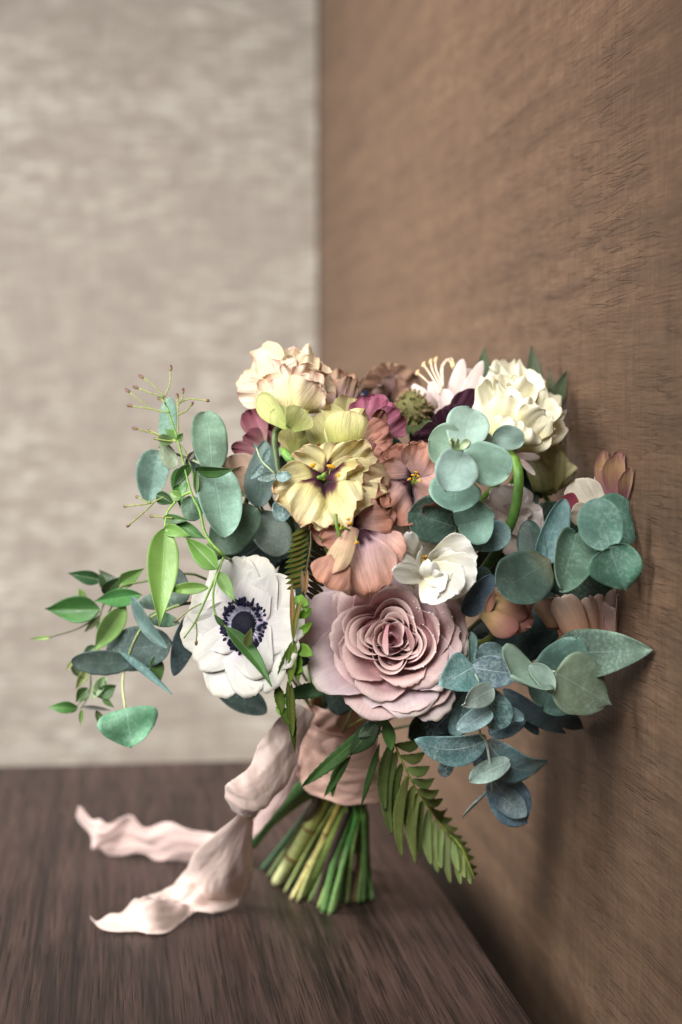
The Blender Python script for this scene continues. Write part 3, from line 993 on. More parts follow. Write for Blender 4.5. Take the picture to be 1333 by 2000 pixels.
for b, e, w, k, kw in (((196, 1192), (88, 1189), 52, '#3f7f2e', {}), ((200, 1133), (133, 1119), 28, '#2f5f28', {}), ((277, 1162), (184, 1174), 34, '#3f7d35', {}),
                       ((246, 1184), (184, 1272), 46, '#82b257', {}), ((236, 1140), (281, 1110), 28, '#5f8f3c', {}), ((222, 1152), (194, 1113), 34, '#34502a', {}),
                       ((205, 1160), (240, 1125), 30, '#3a5a2c', {}), ((166, 1174), (154, 1148), 16, '#7fae3e', {}), ((100, 1245), (58, 1248), 9, '#8fb650', {}),
                       ((302, 1282), (313, 1336), 30, '#79a54c', {}), ((152, 1382), (94, 1381), 22, '#4f8a30', dict(bend=.2)), ((152, 1380), (122, 1390), 18, '#3f6f2a', {}),
                       ((196, 1358), (228, 1338), 30, '#4b7a30', {}), ((206, 1322), (180, 1366), 24, '#b5cf8a', {}), ((198, 1322), (196, 1362), 16, '#a3bf7a', {}),
                       ((172, 1308), (148, 1346), 18, '#94a44c', {}), ((172, 1344), (148, 1372), 24, '#48702c', {}), ((160, 1386), (157, 1418), 9, '#7fa03e', {}),
                       ((188, 1388), (206, 1426), 14, '#5c6a38', {}), ((144, 1288), (129, 1312), 9, '#9fb35c', {}), ((140, 1300), (168, 1326), 18, '#3d4f28', {}),
                       ((200, 1364), (224, 1382), 11, '#55803a', {}), ((196, 1205), (165, 1235), 14, '#55652f', {}), ((190, 1215), (204, 1240), 14, '#6b7c40', {}),
                       ((188, 1262), (160, 1285), 22, '#5f7f55', {}), ((182, 1340), (206, 1368), 18, '#3f6a2b', {})):
    jl(b, e, w, (zt, zt), k, **kw)

# --- filler leaves deep in the bunch
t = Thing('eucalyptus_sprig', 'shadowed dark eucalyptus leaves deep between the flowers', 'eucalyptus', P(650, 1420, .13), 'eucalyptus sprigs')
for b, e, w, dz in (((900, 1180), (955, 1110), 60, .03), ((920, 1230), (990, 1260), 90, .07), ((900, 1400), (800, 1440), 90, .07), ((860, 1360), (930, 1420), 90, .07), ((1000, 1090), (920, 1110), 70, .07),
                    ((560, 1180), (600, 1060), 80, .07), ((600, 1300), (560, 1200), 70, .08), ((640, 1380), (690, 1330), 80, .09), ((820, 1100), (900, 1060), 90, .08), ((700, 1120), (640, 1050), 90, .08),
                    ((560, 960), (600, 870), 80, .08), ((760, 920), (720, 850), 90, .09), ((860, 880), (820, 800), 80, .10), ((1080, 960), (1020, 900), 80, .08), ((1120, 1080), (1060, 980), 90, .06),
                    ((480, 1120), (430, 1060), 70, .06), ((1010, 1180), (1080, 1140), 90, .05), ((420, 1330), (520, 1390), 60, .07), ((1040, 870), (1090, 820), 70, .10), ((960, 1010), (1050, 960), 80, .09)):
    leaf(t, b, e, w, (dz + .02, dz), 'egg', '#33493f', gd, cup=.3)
t.add('stem', tube([P(900, 900, .16), P(820, 1100, .15), P(720, 1300, .15), BIND], [.002, .0025], S('#3f4d2c')), M['stem'])
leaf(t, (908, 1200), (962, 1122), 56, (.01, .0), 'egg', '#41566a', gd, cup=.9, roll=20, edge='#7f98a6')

# --- olive foliage behind, near the corner
t = Thing('foliage_sprig', 'dark olive pointed leaves rising behind the white ruffled flower', 'foliage', P(1010, 800, .12))
for b, e, w in (((940, 770), (947, 676), 34), ((1050, 790), (1038, 672), 34), ((1020, 760), (1005, 716), 30), ((1085, 790), (1108, 722), 32), ((1080, 790), (1072, 720), 14), ((1060, 800), (1096, 756), 40), ((1045, 780), (1012, 720), 26)):
    leaf(t, b, e, w, (.085, .075), 'lance', '#4f5f44', gl, cup=.4)
sprig_stem(t, [(1050, 790, .085), (1040, 830, .09), (980, 1000, .13), (760, 1300, .15)], (3, 3), '#4b5735')

# ------------------------------------------------------------------ flowers
def pet(t, b, e, w, dz, colf, mat='petal_ruffled', fan=(.3, .28), thick=.00012, name='petal', parent=None, **kw):
    _seed[0] += 1
    dz = (dz[1] + max(-.014, min(.014, dz[0] - dz[1])), dz[1])
    pb, pe = P(b[0], b[1], dz[0]), P(e[0], e[1], dz[1])
    kw.setdefault('seed', _seed[0])
    kw.setdefault('nu', 31)
    kw.setdefault('nv', 21)
    g = sheet(pb, pe, 1.2 * w * mpp((pb + pe) / 2), fan=fan, colf=colf, **kw)
    return t.add(name, g, M[mat], thick, parent=parent)


def pistil_set(t, p, dz, dirpx, anth, stigma='#7fb53a', r=1.0):
    """p: centre px; dirpx: stigma tip px; anth: list of anther px"""
    a, b = P(p[0], p[1], dz), P(dirpx[0], dirpx[1], dz - .016)
    m = mpp(a)
    o = t.add('pistil', tube([a, (a + b) / 2, b], np.array([4, 4.5, 5.5]) * m * r, [S('#6f9a34'), S('#8ab548')], n=9), M['stem'])
    d0_ = unit(b - a)
    sx = unit(np.cross(d0_, cF))
    for s in (-1, 1):
        t.add('stigma', tube([b - d0_ * 4 * m * r, b + sx * s * 4 * m * r + d0_ * 3 * m * r, b + sx * s * 7 * m * r + d0_ * 10 * m * r], np.array([4, 5, 2.5]) * m * r, S(stigma), n=8), M['stamen'], parent=o)
    for (x, y) in anth:
        q = P(x, y, dz - .012)
        s = t.add('stamen', tube([a, (a + q) / 2 + cU * .001, q], [.9 * m, .8 * m], S('#c5cf6a')), M['stamen'])
        dq = unit(q - a + cR * .0005)
        ax = unit(np.cross(dq, cF))
        t.add('anther', tube([q - ax * 8 * m * r, q - ax * 3 * m * r, q + ax * 3 * m * r, q + ax * 8 * m * r], np.array([1.5, 4.0, 3.4, 1.4]) * m * r, [S('#d8a02c'), S('#c98a22'), S('#dfae3c')], n=8), M['stamen'], parent=s)


# --- mauve garden rose -------------------------------------------------------------
RC = P(766, 1252, .022)
t = Thing('rose', 'large dusty mauve garden rose with tightly folded centre and water droplets', 'rose', RC, 'roses')
fr = frame_at(RC, -4, 6)
m = mpp(RC)
rr = random.Random(5)
rose_in = petc([(0, '#c98d94'), (.4, '#d8a3a6'), (.75, '#e2b9b7'), (.94, '#e8c8c2')], '#e9ccc4', .08)
rose_mid = petc([(0, '#cd979d'), (.4, '#dbadae'), (.75, '#e4c0bf'), (.94, '#e9cdc9')], '#e9d2ca', .08)
rose_out = petc([(0, '#cd9fa6'), (.45, '#dcbabf'), (.8, '#e4cdd0'), (.95, '#e8d8d5')], '#e6dcca', .1)


rose_pts = []


def rp(th, rad, h, W, colf, off=(0, 0), curl=0.0, lean=0.0, **kw):
    """rose petal: out along the floor of the flower to radius rad, then up by h, rim rolled by curl"""
    L = rad + h
    k = rad / L
    fine = []
    for s in np.linspace(0, 1, 13):
        ph = 88 + (lean - 88) * float(sstep(k * .75, min(1, k * 1.15 + .02), s))
        if s > .68:
            ph += curl * 1.35 * ((s - .68) / .32) ** 1.6
        fine.append(ph)
    kw.setdefault('seed', rr.randrange(9999))
    g = ring_petal(RC, fr, math.radians(th), L * m, W * m, fine, wrap=max(6, rad * .9) * m, off=(off[0] * m, off[1] * m), z0=kw.pop('z0', 0) * m, colf=colf, **kw)
    rose_pts.append(g[0])
    return t.add('petal', g, M['petal_rose'], .00011)


# outer guard petals: (angle, reach, width) 0 = photo right, 90 = up
gout = petc([(0, '#a98084'), (.5, '#d0b3b2'), (.85, '#d6c8ba')], '#cfc9a6', .18)
for th, rad, W, z0, colf, lift in ((170, 186, 190, -44, rose_out, 4), (207, 170, 170, -36, rose_out, 10), (140, 186, 170, -52, rose_out, -4), (100, 158, 180, -44, rose_out, 4), (38, 172, 130, -54, gout, -4),
                                  (66, 140, 150, -40, rose_out, 8), (2, 142, 150, -48, rose_out, 0), (-32, 140, 150, -40, rose_out, 8), (-70, 150, 170, -40, rose_out, 4), (-104, 150, 150, -48, rose_out, 0), (238, 148, 160, -44, rose_out, 6), (-55, 160, 140, -58, rose_out, -8)):
    ph = [84, 80, 70 - lift, 52 - lift, 44 - lift, 70, 118]
    g = ring_petal(RC, fr, math.radians(th), rad * 1.2 * m, W * m, ph, fan=(.45, .24), wrap=70 * m, ruf=.03, rk=1.3, rp=2.5, jag=.02, wavy=.07, z0=z0 * m, seed=rr.randrange(9999), nu=25, nv=27, colf=colf)
    t.add('petal', g, M['petal_rose'], .00011)
# middle rings
lay = [(116, 50, 5, 178, -14, 28, 56), (101, 52, 5, 160, -6, 22, 52), (86, 55, 5, 140, 0, 18, 48), (70, 58, 5, 116, 5, 14, 44)]
a0 = 20
for i, (rad, h, n, W, z0, lean, curl) in enumerate(lay):
    for k in range(n):
        th = a0 + 360 * k / n + rr.uniform(-13, 13)
        rp(th, rad * rr.uniform(.93, 1.07), h * rr.uniform(.9, 1.08), W * rr.uniform(.88, 1.16), rose_mid if i < 3 else rose_in, off=(6 - i, -2), curl=curl * rr.uniform(.5, 1.7), lean=lean + rr.uniform(-6, 8),
           skew=.2, ruf=.03, rk=1.1, rp=2.5, jag=.02, z0=z0, fan=(.5, .18), wavy=.06, nu=21)
    a0 += 41
for i in range(13):
    rad = 44 - i * 3.2
    rp(i * 137.5 + 30, rad, 50 + i * .6, rad * 2.2 + 10, rose_in, off=(2, 0), curl=rr.uniform(10, 40), lean=rr.uniform(-4, 6), skew=.25, ruf=.03, rk=1, rp=2, z0=8, fan=(.6, .2), wavy=.06, nu=15, nv=13)
# folded heart: nests of partial whorls that open towards each other
for cx, cy, tw, rads in ((-24, 2, 185, (46, 38, 30, 22, 14, 7)), (28, -8, -28, (48, 39, 30, 21, 13, 6)), (6, 20, 78, (40, 30, 21)), (2, -26, -92, (34, 24))):
    for i, rad in enumerate(rads):
        th = tw + rr.uniform(-16, 16)
        rp(th, rad, 58 - i * 1.6 + rr.uniform(-3, 3), rad * 3.1 + 10, rose_in, off=(cx + rr.uniform(-2, 2), cy + rr.uniform(-2, 2)), curl=rr.uniform(35, 85), lean=rr.uniform(-8, 4), skew=.16 * rr.choice((-1, 1)), ruf=.035, rk=1, rp=2, z0=8, fan=(.6, .2), wavy=.07, nu=19, nv=17)
for (x0, y0, x1, y1, w, rl) in ((-2, 26, -2, -34, 24, 60), (30, 20, 42, -24, 22, -55)):
    b_ = RC + (fr[0] * x0 + fr[1] * y0 + fr[2] * 60) * m
    e_ = RC + (fr[0] * x1 + fr[1] * y1 + fr[2] * 66) * m
    g = sheet(b_, e_, w * m, fan=(.5, .3), roll=rl, cup=.5, bend=.08, colf=rose_in, seed=rr.randrange(999))
    t.add('petal', g, M['petal_rose'], .00011)
add_stem(t, RC - fr[2] * .02, -fr[2], .003)
dm, nt, N_, K_ = newmat('water_droplet')
pb_ = nt.nodes.new('ShaderNodeBsdfPrincipled')
pb_.inputs['Base Color'].default_value = (.95, .92, .92, 1)
pb_.inputs['Roughness'].default_value = .15
pb_.inputs['IOR'].default_value = 1.33
pb_.inputs['Transmission Weight'].default_value = .1
oo = nt.nodes.new('ShaderNodeOutputMaterial')
K_.new(pb_.outputs[0], oo.inputs[0])

rv = np.vstack(rose_pts)
dep = (rv - CAM) @ cF
qx = CX + F * ((rv - CAM) @ cR) / dep
qy = CY - F * ((rv - CAM) @ cU) / dep
rd = random.Random(14)
drops = []
for k in range(46):
    x0, y0 = rd.uniform(800, 905), rd.uniform(1150, 1330)
    near = np.where((np.abs(qx - x0) < 5) & (np.abs(qy - y0) < 5))[0]
    if len(near):
        q = rv[near[np.argmin(dep[near])]]
        drops.append(ball(q - cF * .0002, rd.uniform(.0003, .0006), np.ones(3), 8, 6))
t.add('droplet', merge(drops), dm, kind='stuff')

# --- white anemone -------------------------------------------------------------------
AC = P(484, 1222, .006)
t = Thing('anemone', 'white anemone with dark navy centre ringed by navy stamens', 'anemone', AC, 'white flowers')
fr = frame_at(AC, -34, 4)
m = mpp(AC)
ra_ = random.Random(11)
ac = petc([(0, '#c9b6cc'), (.25, '#dcd0dc'), (.5, '#d3cecc'), (.8, '#d6d4cc'), (1, '#d3d0c5')], '#e6e0cc', .1, jit=.03)
for lay_, (n, L, W, z0, a0) in enumerate(((6, 148, 156, -6, 5), (6, 140, 140, 0, 34), (3, 120, 120, 5, 62))):
    for k in range(n):
        th = a0 + 360 * k / n + ra_.uniform(-8, 8)
        g = ring_petal(AC, fr, math.radians(th), L * ra_.uniform(.94, 1.06) * m, W * ra_.uniform(.9, 1.1) * m, [86, 76, 72, 78, 86, 96], fan=(.32, .30), wrap=90 * m, ruf=.03, rk=2.2, rp=2.2, jag=.014,
                       wavy=.06, z0=(z0 + ra_.uniform(-3, 3)) * m, seed=ra_.randrange(9999), nu=19, nv=17, colf=ac)
        t.add('petal', g, M['petal_white'], .00015)
navy = S('#1c1b33')
dome_o = t.add('seed_head', ball(AC + fr[2] * 12 * m, 28 * m, S('#191a26'), 22, 14, fr[2], .62, .03, ra_), M['stamen'])
fil, anth = [], []
for k in range(165):
    a = ra_.uniform(0, 6.283)
    q = ra_.choice((0, 0, 1, 1, 2))
    R_ = (43, 50, 56)[q] + ra_.uniform(-4, 3)
    zz = 18 - q * 3 + ra_.uniform(-3, 4)
    d_ = fr[0] * math.cos(a) + fr[1] * math.sin(a)
    p0 = AC + (d_ * 23 + fr[2] * 9) * m
    p1 = AC + (d_ * R_ + fr[2] * zz) * m
    fil.append(tube([p0, (p0 + p1) / 2 + fr[2] * 3 * m, p1], [.8 * m, .7 * m], [S('#dcd9ea'), S('#6b6a8c')], n=4, seg=4))
    ax = unit(d_ + fr[2] * ra_.uniform(-.3, .6) + fr[1] * ra_.uniform(-.3, .3))
    anth.append(tube([p1 - ax * 4 * m, p1 - ax * 1 * m, p1 + ax * 2 * m, p1 + ax * 5 * m], np.array([1.8, 3.5, 3.4, 1.6]) * m, navy * ra_.uniform(.5, 1.1), n=5, seg=6))
t.add('filament', merge(fil), M['stamen'], kind='stuff')
t.add('anther', merge(anth), M['stamen'], kind='stuff')
add_stem(t, AC - fr[2] * .004, -fr[2], .0024, '#6d7a45')

# --- yellow lisianthus, wide open -------------------------------------------------------
Y0 = [(0, '#3a1326'), (.24, '#4a1a30'), (.32, '#8a5a4a'), (.38, '#ece09a'), (.75, '#f6edbb'), (1, '#f3e3bb')]
yc = petc(Y0, '#e2ba86', .16)
t = Thing('lisianthus', 'open yellow lisianthus with maroon throat, green stigma and orange-yellow anthers', 'lisianthus', P(636, 945, .02), 'lisianthus flowers')
o_ = (638, 944)
for e, w, dz, kw in (((568, 892), 92, -.006, dict(roll=-20, cup=.5)), ((626, 870), 84, .002, dict(cup=.4)), ((668, 868), 74, .0, dict(cup=.4)), ((722, 868), 88, -.006, dict(roll=20, cup=.6)), ((734, 958), 104, -.012, dict(tipc=-.1, cup=.3)),
                     ((672, 1014), 104, -.02, dict(tipc=-.15, cup=.2)), ((592, 1020), 98, -.018, dict(tipc=-.12)), ((540, 966), 100, -.012, dict(cup=.35, tipc=-.1)), ((704, 908), 60, -.012, dict(roll=-35, cup=.9))):
    pet(t, o_, e, w, (.006, dz), yc, ruf=.17, rk=2.4, rp=2.0, jag=.03, wavy=.2, **kw)
pistil_set(t, (640, 950), .004, (630, 932), [(610, 910), (647, 911), (664, 932), (598, 964), (670, 958)], '#7fa548', 1.05)
add_stem(t, P(638, 944, .016))

# --- two half-open yellow-green lisianthus above
yg = petc([(0, '#9aa850'), (.35, '#ccc974'), (.7, '#ded996'), (1, '#e0d6a0')], '#d3b57e', .12)
t = Thing('lisianthus', 'half-open lime-yellow lisianthus cup above the maroon-throated yellow bloom', 'lisianthus', P(668, 885, .02), 'lisianthus flowers')
pet(t, (668, 886), (690, 776), 80, (.03, .03), yg, ruf=.12, rk=1.6, cup=.9, jag=.014)
pet(t, (665, 884), (630, 790), 66, (.02, .018), yg, ruf=.14, rk=1.8, cup=-.6, roll=-25, jag=.014, fan=(.45, .28))
pet(t, (660, 884), (612, 812), 60, (.026, .018), yg, ruf=.14, rk=1.8, cup=-.5, roll=10, jag=.014)
pet(t, (672, 884), (686, 802), 94, (.012, .0), yg, ruf=.08, rk=1.6, cup=-1.0, jag=.014, fan=(.5, .3), bend=.12)
pet(t, (676, 884), (712, 800), 62, (.018, .012), yg, ruf=.12, rk=1.4, cup=-.8, roll=25, jag=.014)
pet(t, (656, 884), (652, 818), 54, (.012, .004), yg, ruf=.08, rk=1.4, cup=-1.0, roll=-20, fan=(.5, .3))
add_stem(t, P(668, 884, .02))
t = Thing('lisianthus', 'dull lime lisianthus cup tucked below the pale peach ruffled bloom', 'lisianthus', P(600, 895, .035), 'lisianthus flowers')
ygd = petc([(0, '#7d8a44'), (.4, '#a8a658'), (.8, '#bdb372'), (1, '#c8b078')], '#b89a66', .14)
for e, w, dz, kw in (((600, 822), 84, .03, dict(cup=-.9)), ((570, 836), 60, .036, dict(cup=-.7, roll=-25)), ((628, 826), 60, .036, dict(cup=-.7, roll=25)), ((556, 852), 40, .044, dict(cup=-.5)), ((548, 818), 44, .05, dict(cup=.3))):
    pet(t, (598, 896), e, w, (.04, dz), ygd, ruf=.1, rk=1.6, jag=.014, fan=(.5, .3), **kw)
add_stem(t, P(598, 894, .045))

# --- pale peach ruffled lisianthus at the top
pc = petc([(0, '#b9c46a'), (.2, '#e3d79a'), (.55, '#f0e0b4'), (.85, '#f0dcbc')], '#eec9ac', .2)
pk = petc([(0, '#d9b48a'), (.4, '#efd2b4'), (.8, '#f1dcc4')], '#efc4b0', .2)
t = Thing('lisianthus', 'pale peach ruffled double lisianthus on the tallest dark stem', 'lisianthus', P(562, 800, .02), 'lisianthus flowers')
b_ = (565, 796)
for b, e, w, dz, cf, kw in ((b_, (560, 684), 120, (.05, .045), pk, dict(cup=.4)), (b_, (622, 706), 110, (.05, .04), pc, dict(cup=.4)), ((575, 760), (590, 682), 70, (.03, .03), pc, dict(ruf=.2)),
                            ((550, 760), (500, 702), 104, (.03, .02), pc, dict(cup=.6, roll=-15)), ((545, 770), (464, 766), 54, (.03, .02), pk, dict(cup=.2)), ((585, 770), (646, 738), 100, (.03, .016), pc, dict(cup=.5, roll=20)),
                            ((560, 770), (545, 704), 70, (.016, .012), pk, dict(ruf=.2, roll=-30)), ((575, 770), (575, 712), 60, (.014, .01), pk, dict(ruf=.25, roll=35)), ((580, 775), (612, 722), 70, (.014, .006), pk, dict(ruf=.2, cup=.8)),
                            ((570, 780), (548, 726), 60, (.01, .002), pk, dict(ruf=.22, cup=.6)), ((590, 785), (630, 756), 76, (.016, .002), pk, dict(ruf=.2)), ((565, 812), (562, 722), 120, (.006, .0), pc, dict(cup=-1.0, bend=.1, fan=(.5, .3))),
                            ((575, 806), (625, 760), 96, (.012, .0), pc, dict(cup=-.7, roll=15)), ((545, 795), (512, 738), 80, (.02, .006), pc, dict(cup=-.5, roll=-20))):
    kk = dict(ruf=.1, rk=2.0, rp=1.8, jag=.014, wavy=.12)
    kk.update(kw)
    pet(t, b, e, w, dz, cf, **kk)
for b, e, w, dz, rl in (((566, 836), (504, 772), 44, (.004, -.002), -20), ((566, 838), (596, 800), 56, (-.002, -.008), 10), ((560, 836), (540, 798), 40, (.004, .002), -10)):
    pet(t, b, e, w * 1.05, dz, petc([(0, '#a9b860'), (.5, '#ccd084'), (1, '#dcdc9c')], '#c3c878', .1), name='sepal', cup=.5, roll=rl, ruf=.05, rk=1.4)
sp = [P(562, 826, .012), P(538, 846, .02), P(541, 900, .022), P(553, 960, .03), P(590, 1120, .09), BIND]
t.add('stem', tube(sp, [.002, .0018, .0018], [S('#5f7038'), S('#3d5230'), S('#2f4228')], n=26), M['stem'])
t.add('flower_bud', tube([P(548, 874, .004), P(556, 884, 0), P(566, 896, -.002), P(577, 907, -.002)], np.array([2, 8, 9, 2]) * mpp(P(560, 890)), [S('#5a8a38'), S('#7aa850'), S('#4f7f34')], n=12, seg=10), M['stem'])

# --- coral pair ---------------------------------------------------------------------
C0 = [(0, '#2d0f1f'), (.17, '#3e1626'), (.26, '#cfa6a2'), (.5, '#deb2a6'), (.8, '#d09680'), (1, '#c48a72')]
cc_ = petc(C0, '#a87058', .1)
ccy = petc([(0, '#c9a08c'), (.3, '#dcb99a'), (.65, '#dcc29a'), (1, '#d2a58a')], '#b8876c', .1)
t = Thing('lisianthus', 'coral-brown lisianthus with maroon throat beside the mint eucalyptus rosette', 'lisianthus', P(806, 946, .03), 'lisianthus flowers')
o_ = (806, 946)
for e, w, dz, kw in (((800, 862), 110, .002, dict(cup=.4)), ((846, 868), 100, .004, dict(cup=.4, roll=15)), ((742, 892), 104, .006, dict(cup=.3, roll=-10)), ((738, 944), 90, .0, dict()), ((758, 1000), 100, -.004, dict(tipc=-.1)),
                     ((800, 1030), 80, .03, dict(tipc=-.1)), ((856, 980), 90, .0, dict())):
    pet(t, o_, e, w, (.03, dz), cc_, ruf=.16, rk=2.6, rp=1.8, jag=.03, wavy=.2, **kw)
pet(t, (760, 950), (712, 925), 58, (.0, -.012), petc([(0, '#c9a08a'), (.6, '#cdb78e'), (1, '#c7a37a')], '#a5785a', .12), ruf=.12)
pistil_set(t, (806, 946), .006, (812, 940), [(808, 928), (818, 930), (822, 938), (814, 922), (800, 936)], '#8a8a30', .55)
add_stem(t, P(806, 946, .03))

t = Thing('lisianthus', 'coral-pink lisianthus with maroon throat drooping onto the mauve rose', 'lisianthus', P(690, 1040, .03), 'lisianthus flowers')
o_ = (692, 1040)
cp = petc([(0, '#31101f'), (.17, '#421829'), (.25, '#d6b2b6'), (.45, '#e3bdb2'), (.8, '#d9a896'), (1, '#d39c84')], '#b87c62', .09)
for e, w, dz, cf, kw in (((700, 985), 90, .006, cc_, dict(cup=.4)), ((755, 962), 104, -.002, cc_, dict(cup=.35, roll=-18)), ((772, 1032), 110, -.006, cc_, dict(cup=.3, roll=14)), ((612, 1008), 84, -.006, cc_, dict(cup=.4)),
                         ((628, 1056), 60, -.016, cc_, dict(cup=.6)), ((768, 1116), 108, -.018, cp, dict(tipc=-.2)), ((720, 1150), 118, -.026, cp, dict(tipc=-.2, cup=.2))):
    pet(t, o_, e, w, (.022, dz), cf, ruf=.10, rk=2.8, rp=2.2, jag=.025, wavy=.14, **kw)
pet(t, (690, 1030), (646, 1120), 46, (-.022, -.036), ccy, ruf=.1, rk=1.4, cup=-.6, roll=22, fan=(.5, .25), bend=.04)
pet(t, (668, 1092), (634, 1142), 76, (-.03, -.04), petc([(0, '#c99a80'), (.6, '#d29e8a'), (1, '#c68f72')], '#a8684e', .1), ruf=.06, rk=3, cup=-.3, fan=(.5, .3))
pistil_set(t, (690, 1038), -.018, (668, 1030), [(684, 1022), (680, 1014), (697, 1060)], '#a9b33a', .6)
sprig_stem(t, [(656, 1004, -.03), (658, 1026, -.03), (664, 1048, -.028)], (3.6, 3.6), '#6f8f3c')
sprig_stem(t, [(625, 1046, .0), (637, 1070, .002), (652, 1100, .012), (670, 1160, .05)], (4.4, 4.4, 4), '#55682c')
add_stem(t, P(692, 1044, .03))

# --- rose-pink lisianthus behind
pp_ = petc([(0, '#d9b9b0'), (.3, '#c48a98'), (.7, '#b0687f'), (1, '#a55872')], '#8f4a5e', .14)
pb2 = petc([(0, '#c9a78a'), (.5, '#b5806e'), (1, '#a06a5c')], '#86504a', .14)
t = Thing('lisianthus', 'crumpled raspberry-pink lisianthus between the yellow cups and seed ball', 'lisianthus', P(735, 850, .05), 'lisianthus flowers')
for b, e, w, dz, cf, kw in (((728, 840), (718, 770), 72, (.03, .024), pp_, dict(cup=.5)), ((730, 840), (758, 782), 70, (.026, .016), pp_, dict(cup=.4, roll=-20)), ((732, 842), (786, 808), 66, (.02, .01), pp_, dict(roll=20)),
                            ((722, 850), (748, 800), 40, (.012, .004), pb2, dict(roll=40)), ((715, 862), (762, 838), 60, (.01, .002), pb2, dict(ruf=.16)), ((715, 880), (758, 866), 54, (.012, .006), pb2, dict(ruf=.16)),
                            ((712, 915), (750, 880), 60, (.016, .008), petc([(0, '#a5766e'), (1, '#8f5d60')], '#6f4450', .14), dict(ruf=.1)), ((716, 900), (742, 905), 50, (.01, .004), pb2, dict(ruf=.14))):
    kk = dict(ruf=.13, rk=2.2, rp=1.5, jag=.02, wavy=.15)
    kk.update(kw)
    pet(t, b, e, w, dz, cf, **kk)
add_stem(t, P(728, 856, .04))
t = Thing('lisianthus', 'small dusty pink ruffled petal standing behind the pale peach bloom', 'lisianthus', P(660, 800, .05), 'lisianthus flowers')
dp = petc([(0, '#b98aa0'), (.45, '#c8a39a'), (.8, '#bfa184'), (1, '#b58c74')], '#9a6a55', .14)
pet(t, (658, 800), (672, 724), 70, (.04, .034), dp, ruf=.14, rk=2.6, jag=.02)
pet(t, (655, 800), (640, 740), 56, (.034, .03), dp, ruf=.12, rk=2.2, jag=.02)
pet(t, (668, 796), (690, 738), 44, (.036, .03), dp, ruf=.12, rk=2.2, jag=.02, roll=30)
pet(t, (650, 800), (628, 770), 40, (.03, .026), dp, ruf=.16, rk=2.2)
add_stem(t, P(658, 800, .045))

# --- mauve lisianthus at the side with berries
t = Thing('lisianthus', 'dusky rose lisianthus half hidden behind the tallest dark stem', 'lisianthus', P(520, 870, .06), 'lisianthus flowers')
dr = petc([(0, '#c4a08c'), (.4, '#b07a80'), (.8, '#a5606e'), (1, '#9c5a68')], '#86485a', .12)
for e, w, dz, kw in (((488, 798), 50, .04, dict(cup=.6)), ((508, 800), 46, .05, dict()), ((530, 812), 46, .05, dict()), ((480, 846), 40, .04, dict()), ((540, 850), 40, .05, dict())):
    pet(t, (514, 870), e, w, (.07, dz), dr, ruf=.12, rk=2, jag=.014, **kw)
pet(t, (506, 884), (452, 872), 26, (.05, .04), dr, ruf=.15)
pet(t, (500, 900), (512, 940), 60, (.07, .06), petc([(0, '#7a3a4a'), (1, '#6a3340')]), ruf=.1)
add_stem(t, P(514, 872, .07))
be = [((710, 775), 15, .09), ((492, 874), 13, .055), ((476, 892), 10, .06), ((505, 884), 11, .06), ((486, 862), 8, .06)]
for i, (q, r, dz) in enumerate(be):
    tb = Thing('berry', ['blue-black berry between the dusty petal and seed ball', 'largest navy berry under the dusky rose lisianthus', 'small navy berry beside a dusky pink petal', 'round navy berry touching the dark eucalyptus leaf', 'tiny navy berry above the dusky pink petal'][i], 'berry', P(q[0], q[1], dz), 'dark berries')
    pq = P(q[0], q[1], dz)
    tb.add('fruit', ball(pq, r * mpp(pq), S('#1d2336'), 14, 10), M['berry'])
    tb.add('stem', tube([pq, pq + np.array([.004, .01, -.02]), (pq + BIND) / 2 + np.array([0, .03, .02]), BIND], [.0008, .0012], S('#4a4a30'), n=10), M['stem'])

# --- peach rose hidden at the far side
t = Thing('rose', 'pale peach rose mostly hidden behind the drooping grey-green leaves', 'rose', P(480, 950, .06), 'roses')
pr_ = petc([(0, '#d9a98a'), (.6, '#eccbb0'), (1, '#f0d8c2')], '#f2e0cc', .1)
for e, w, dz in (((446, 892), 80, .04), ((480, 900), 80, .05), ((440, 930), 70, .04), ((505, 930), 60, .05)):
    pet(t, (485, 960), e, w, (.07, dz), pr_, 'petal_rose', ruf=.04, cup=.6)
add_stem(t, P(485, 960, .07))

# --- white ruffled lisianthus, top
t = Thing('lisianthus', 'creamy white ruffled lisianthus standing highest beside the brown wall', 'lisianthus', P(985, 865, .05), 'white flowers')
wc = petc([(0, '#d3d391'), (.3, '#e6e0a8'), (.6, '#f0ebcb'), (1, '#f2efd8')], '#f4f2e0', .1, jit=.02)
b0 = (990, 866)
for b, e, w, dz, kw in ((b0, (950, 722), 110, (.05, .046), dict(cup=.4)), (b0, (1004, 708), 130, (.05, .05), dict(cup=.3)), (b0, (1064, 742), 130, (.05, .044), dict(cup=.3)), (b0, (1100, 800), 110, (.045, .034), dict(cup=.3)),
                        (b0, (1090, 842), 70, (.04, .022), dict(cup=.2)), ((992, 850), (990, 728), 120, (.03, .03), dict(cup=.5)), ((995, 850), (1054, 760), 130, (.03, .02), dict(cup=.4)), ((985, 868), (954, 742), 116, (.018, .014), dict(cup=-.8, bend=.08)),
                        ((992, 864), (1034, 778), 150, (.016, .0), dict(cup=-.3)), ((996, 866), (1078, 816), 110, (.016, -.004), dict(cup=-.4, roll=10)), ((990, 870), (1018, 826), 120, (.012, -.008), dict(cup=-.6))):
    kk = dict(ruf=.12, rk=2.9, rp=2.2, jag=.05, wavy=.16)
    kk.update(kw)
    pet(t, (b[0] + 6, b[1] - 2), (e[0] * .9 + 103, e[1] * .94 + 50), w * .82, dz, wc, 'petal_white', **kk)
add_stem(t, P(990, 866, .045), None, .002)

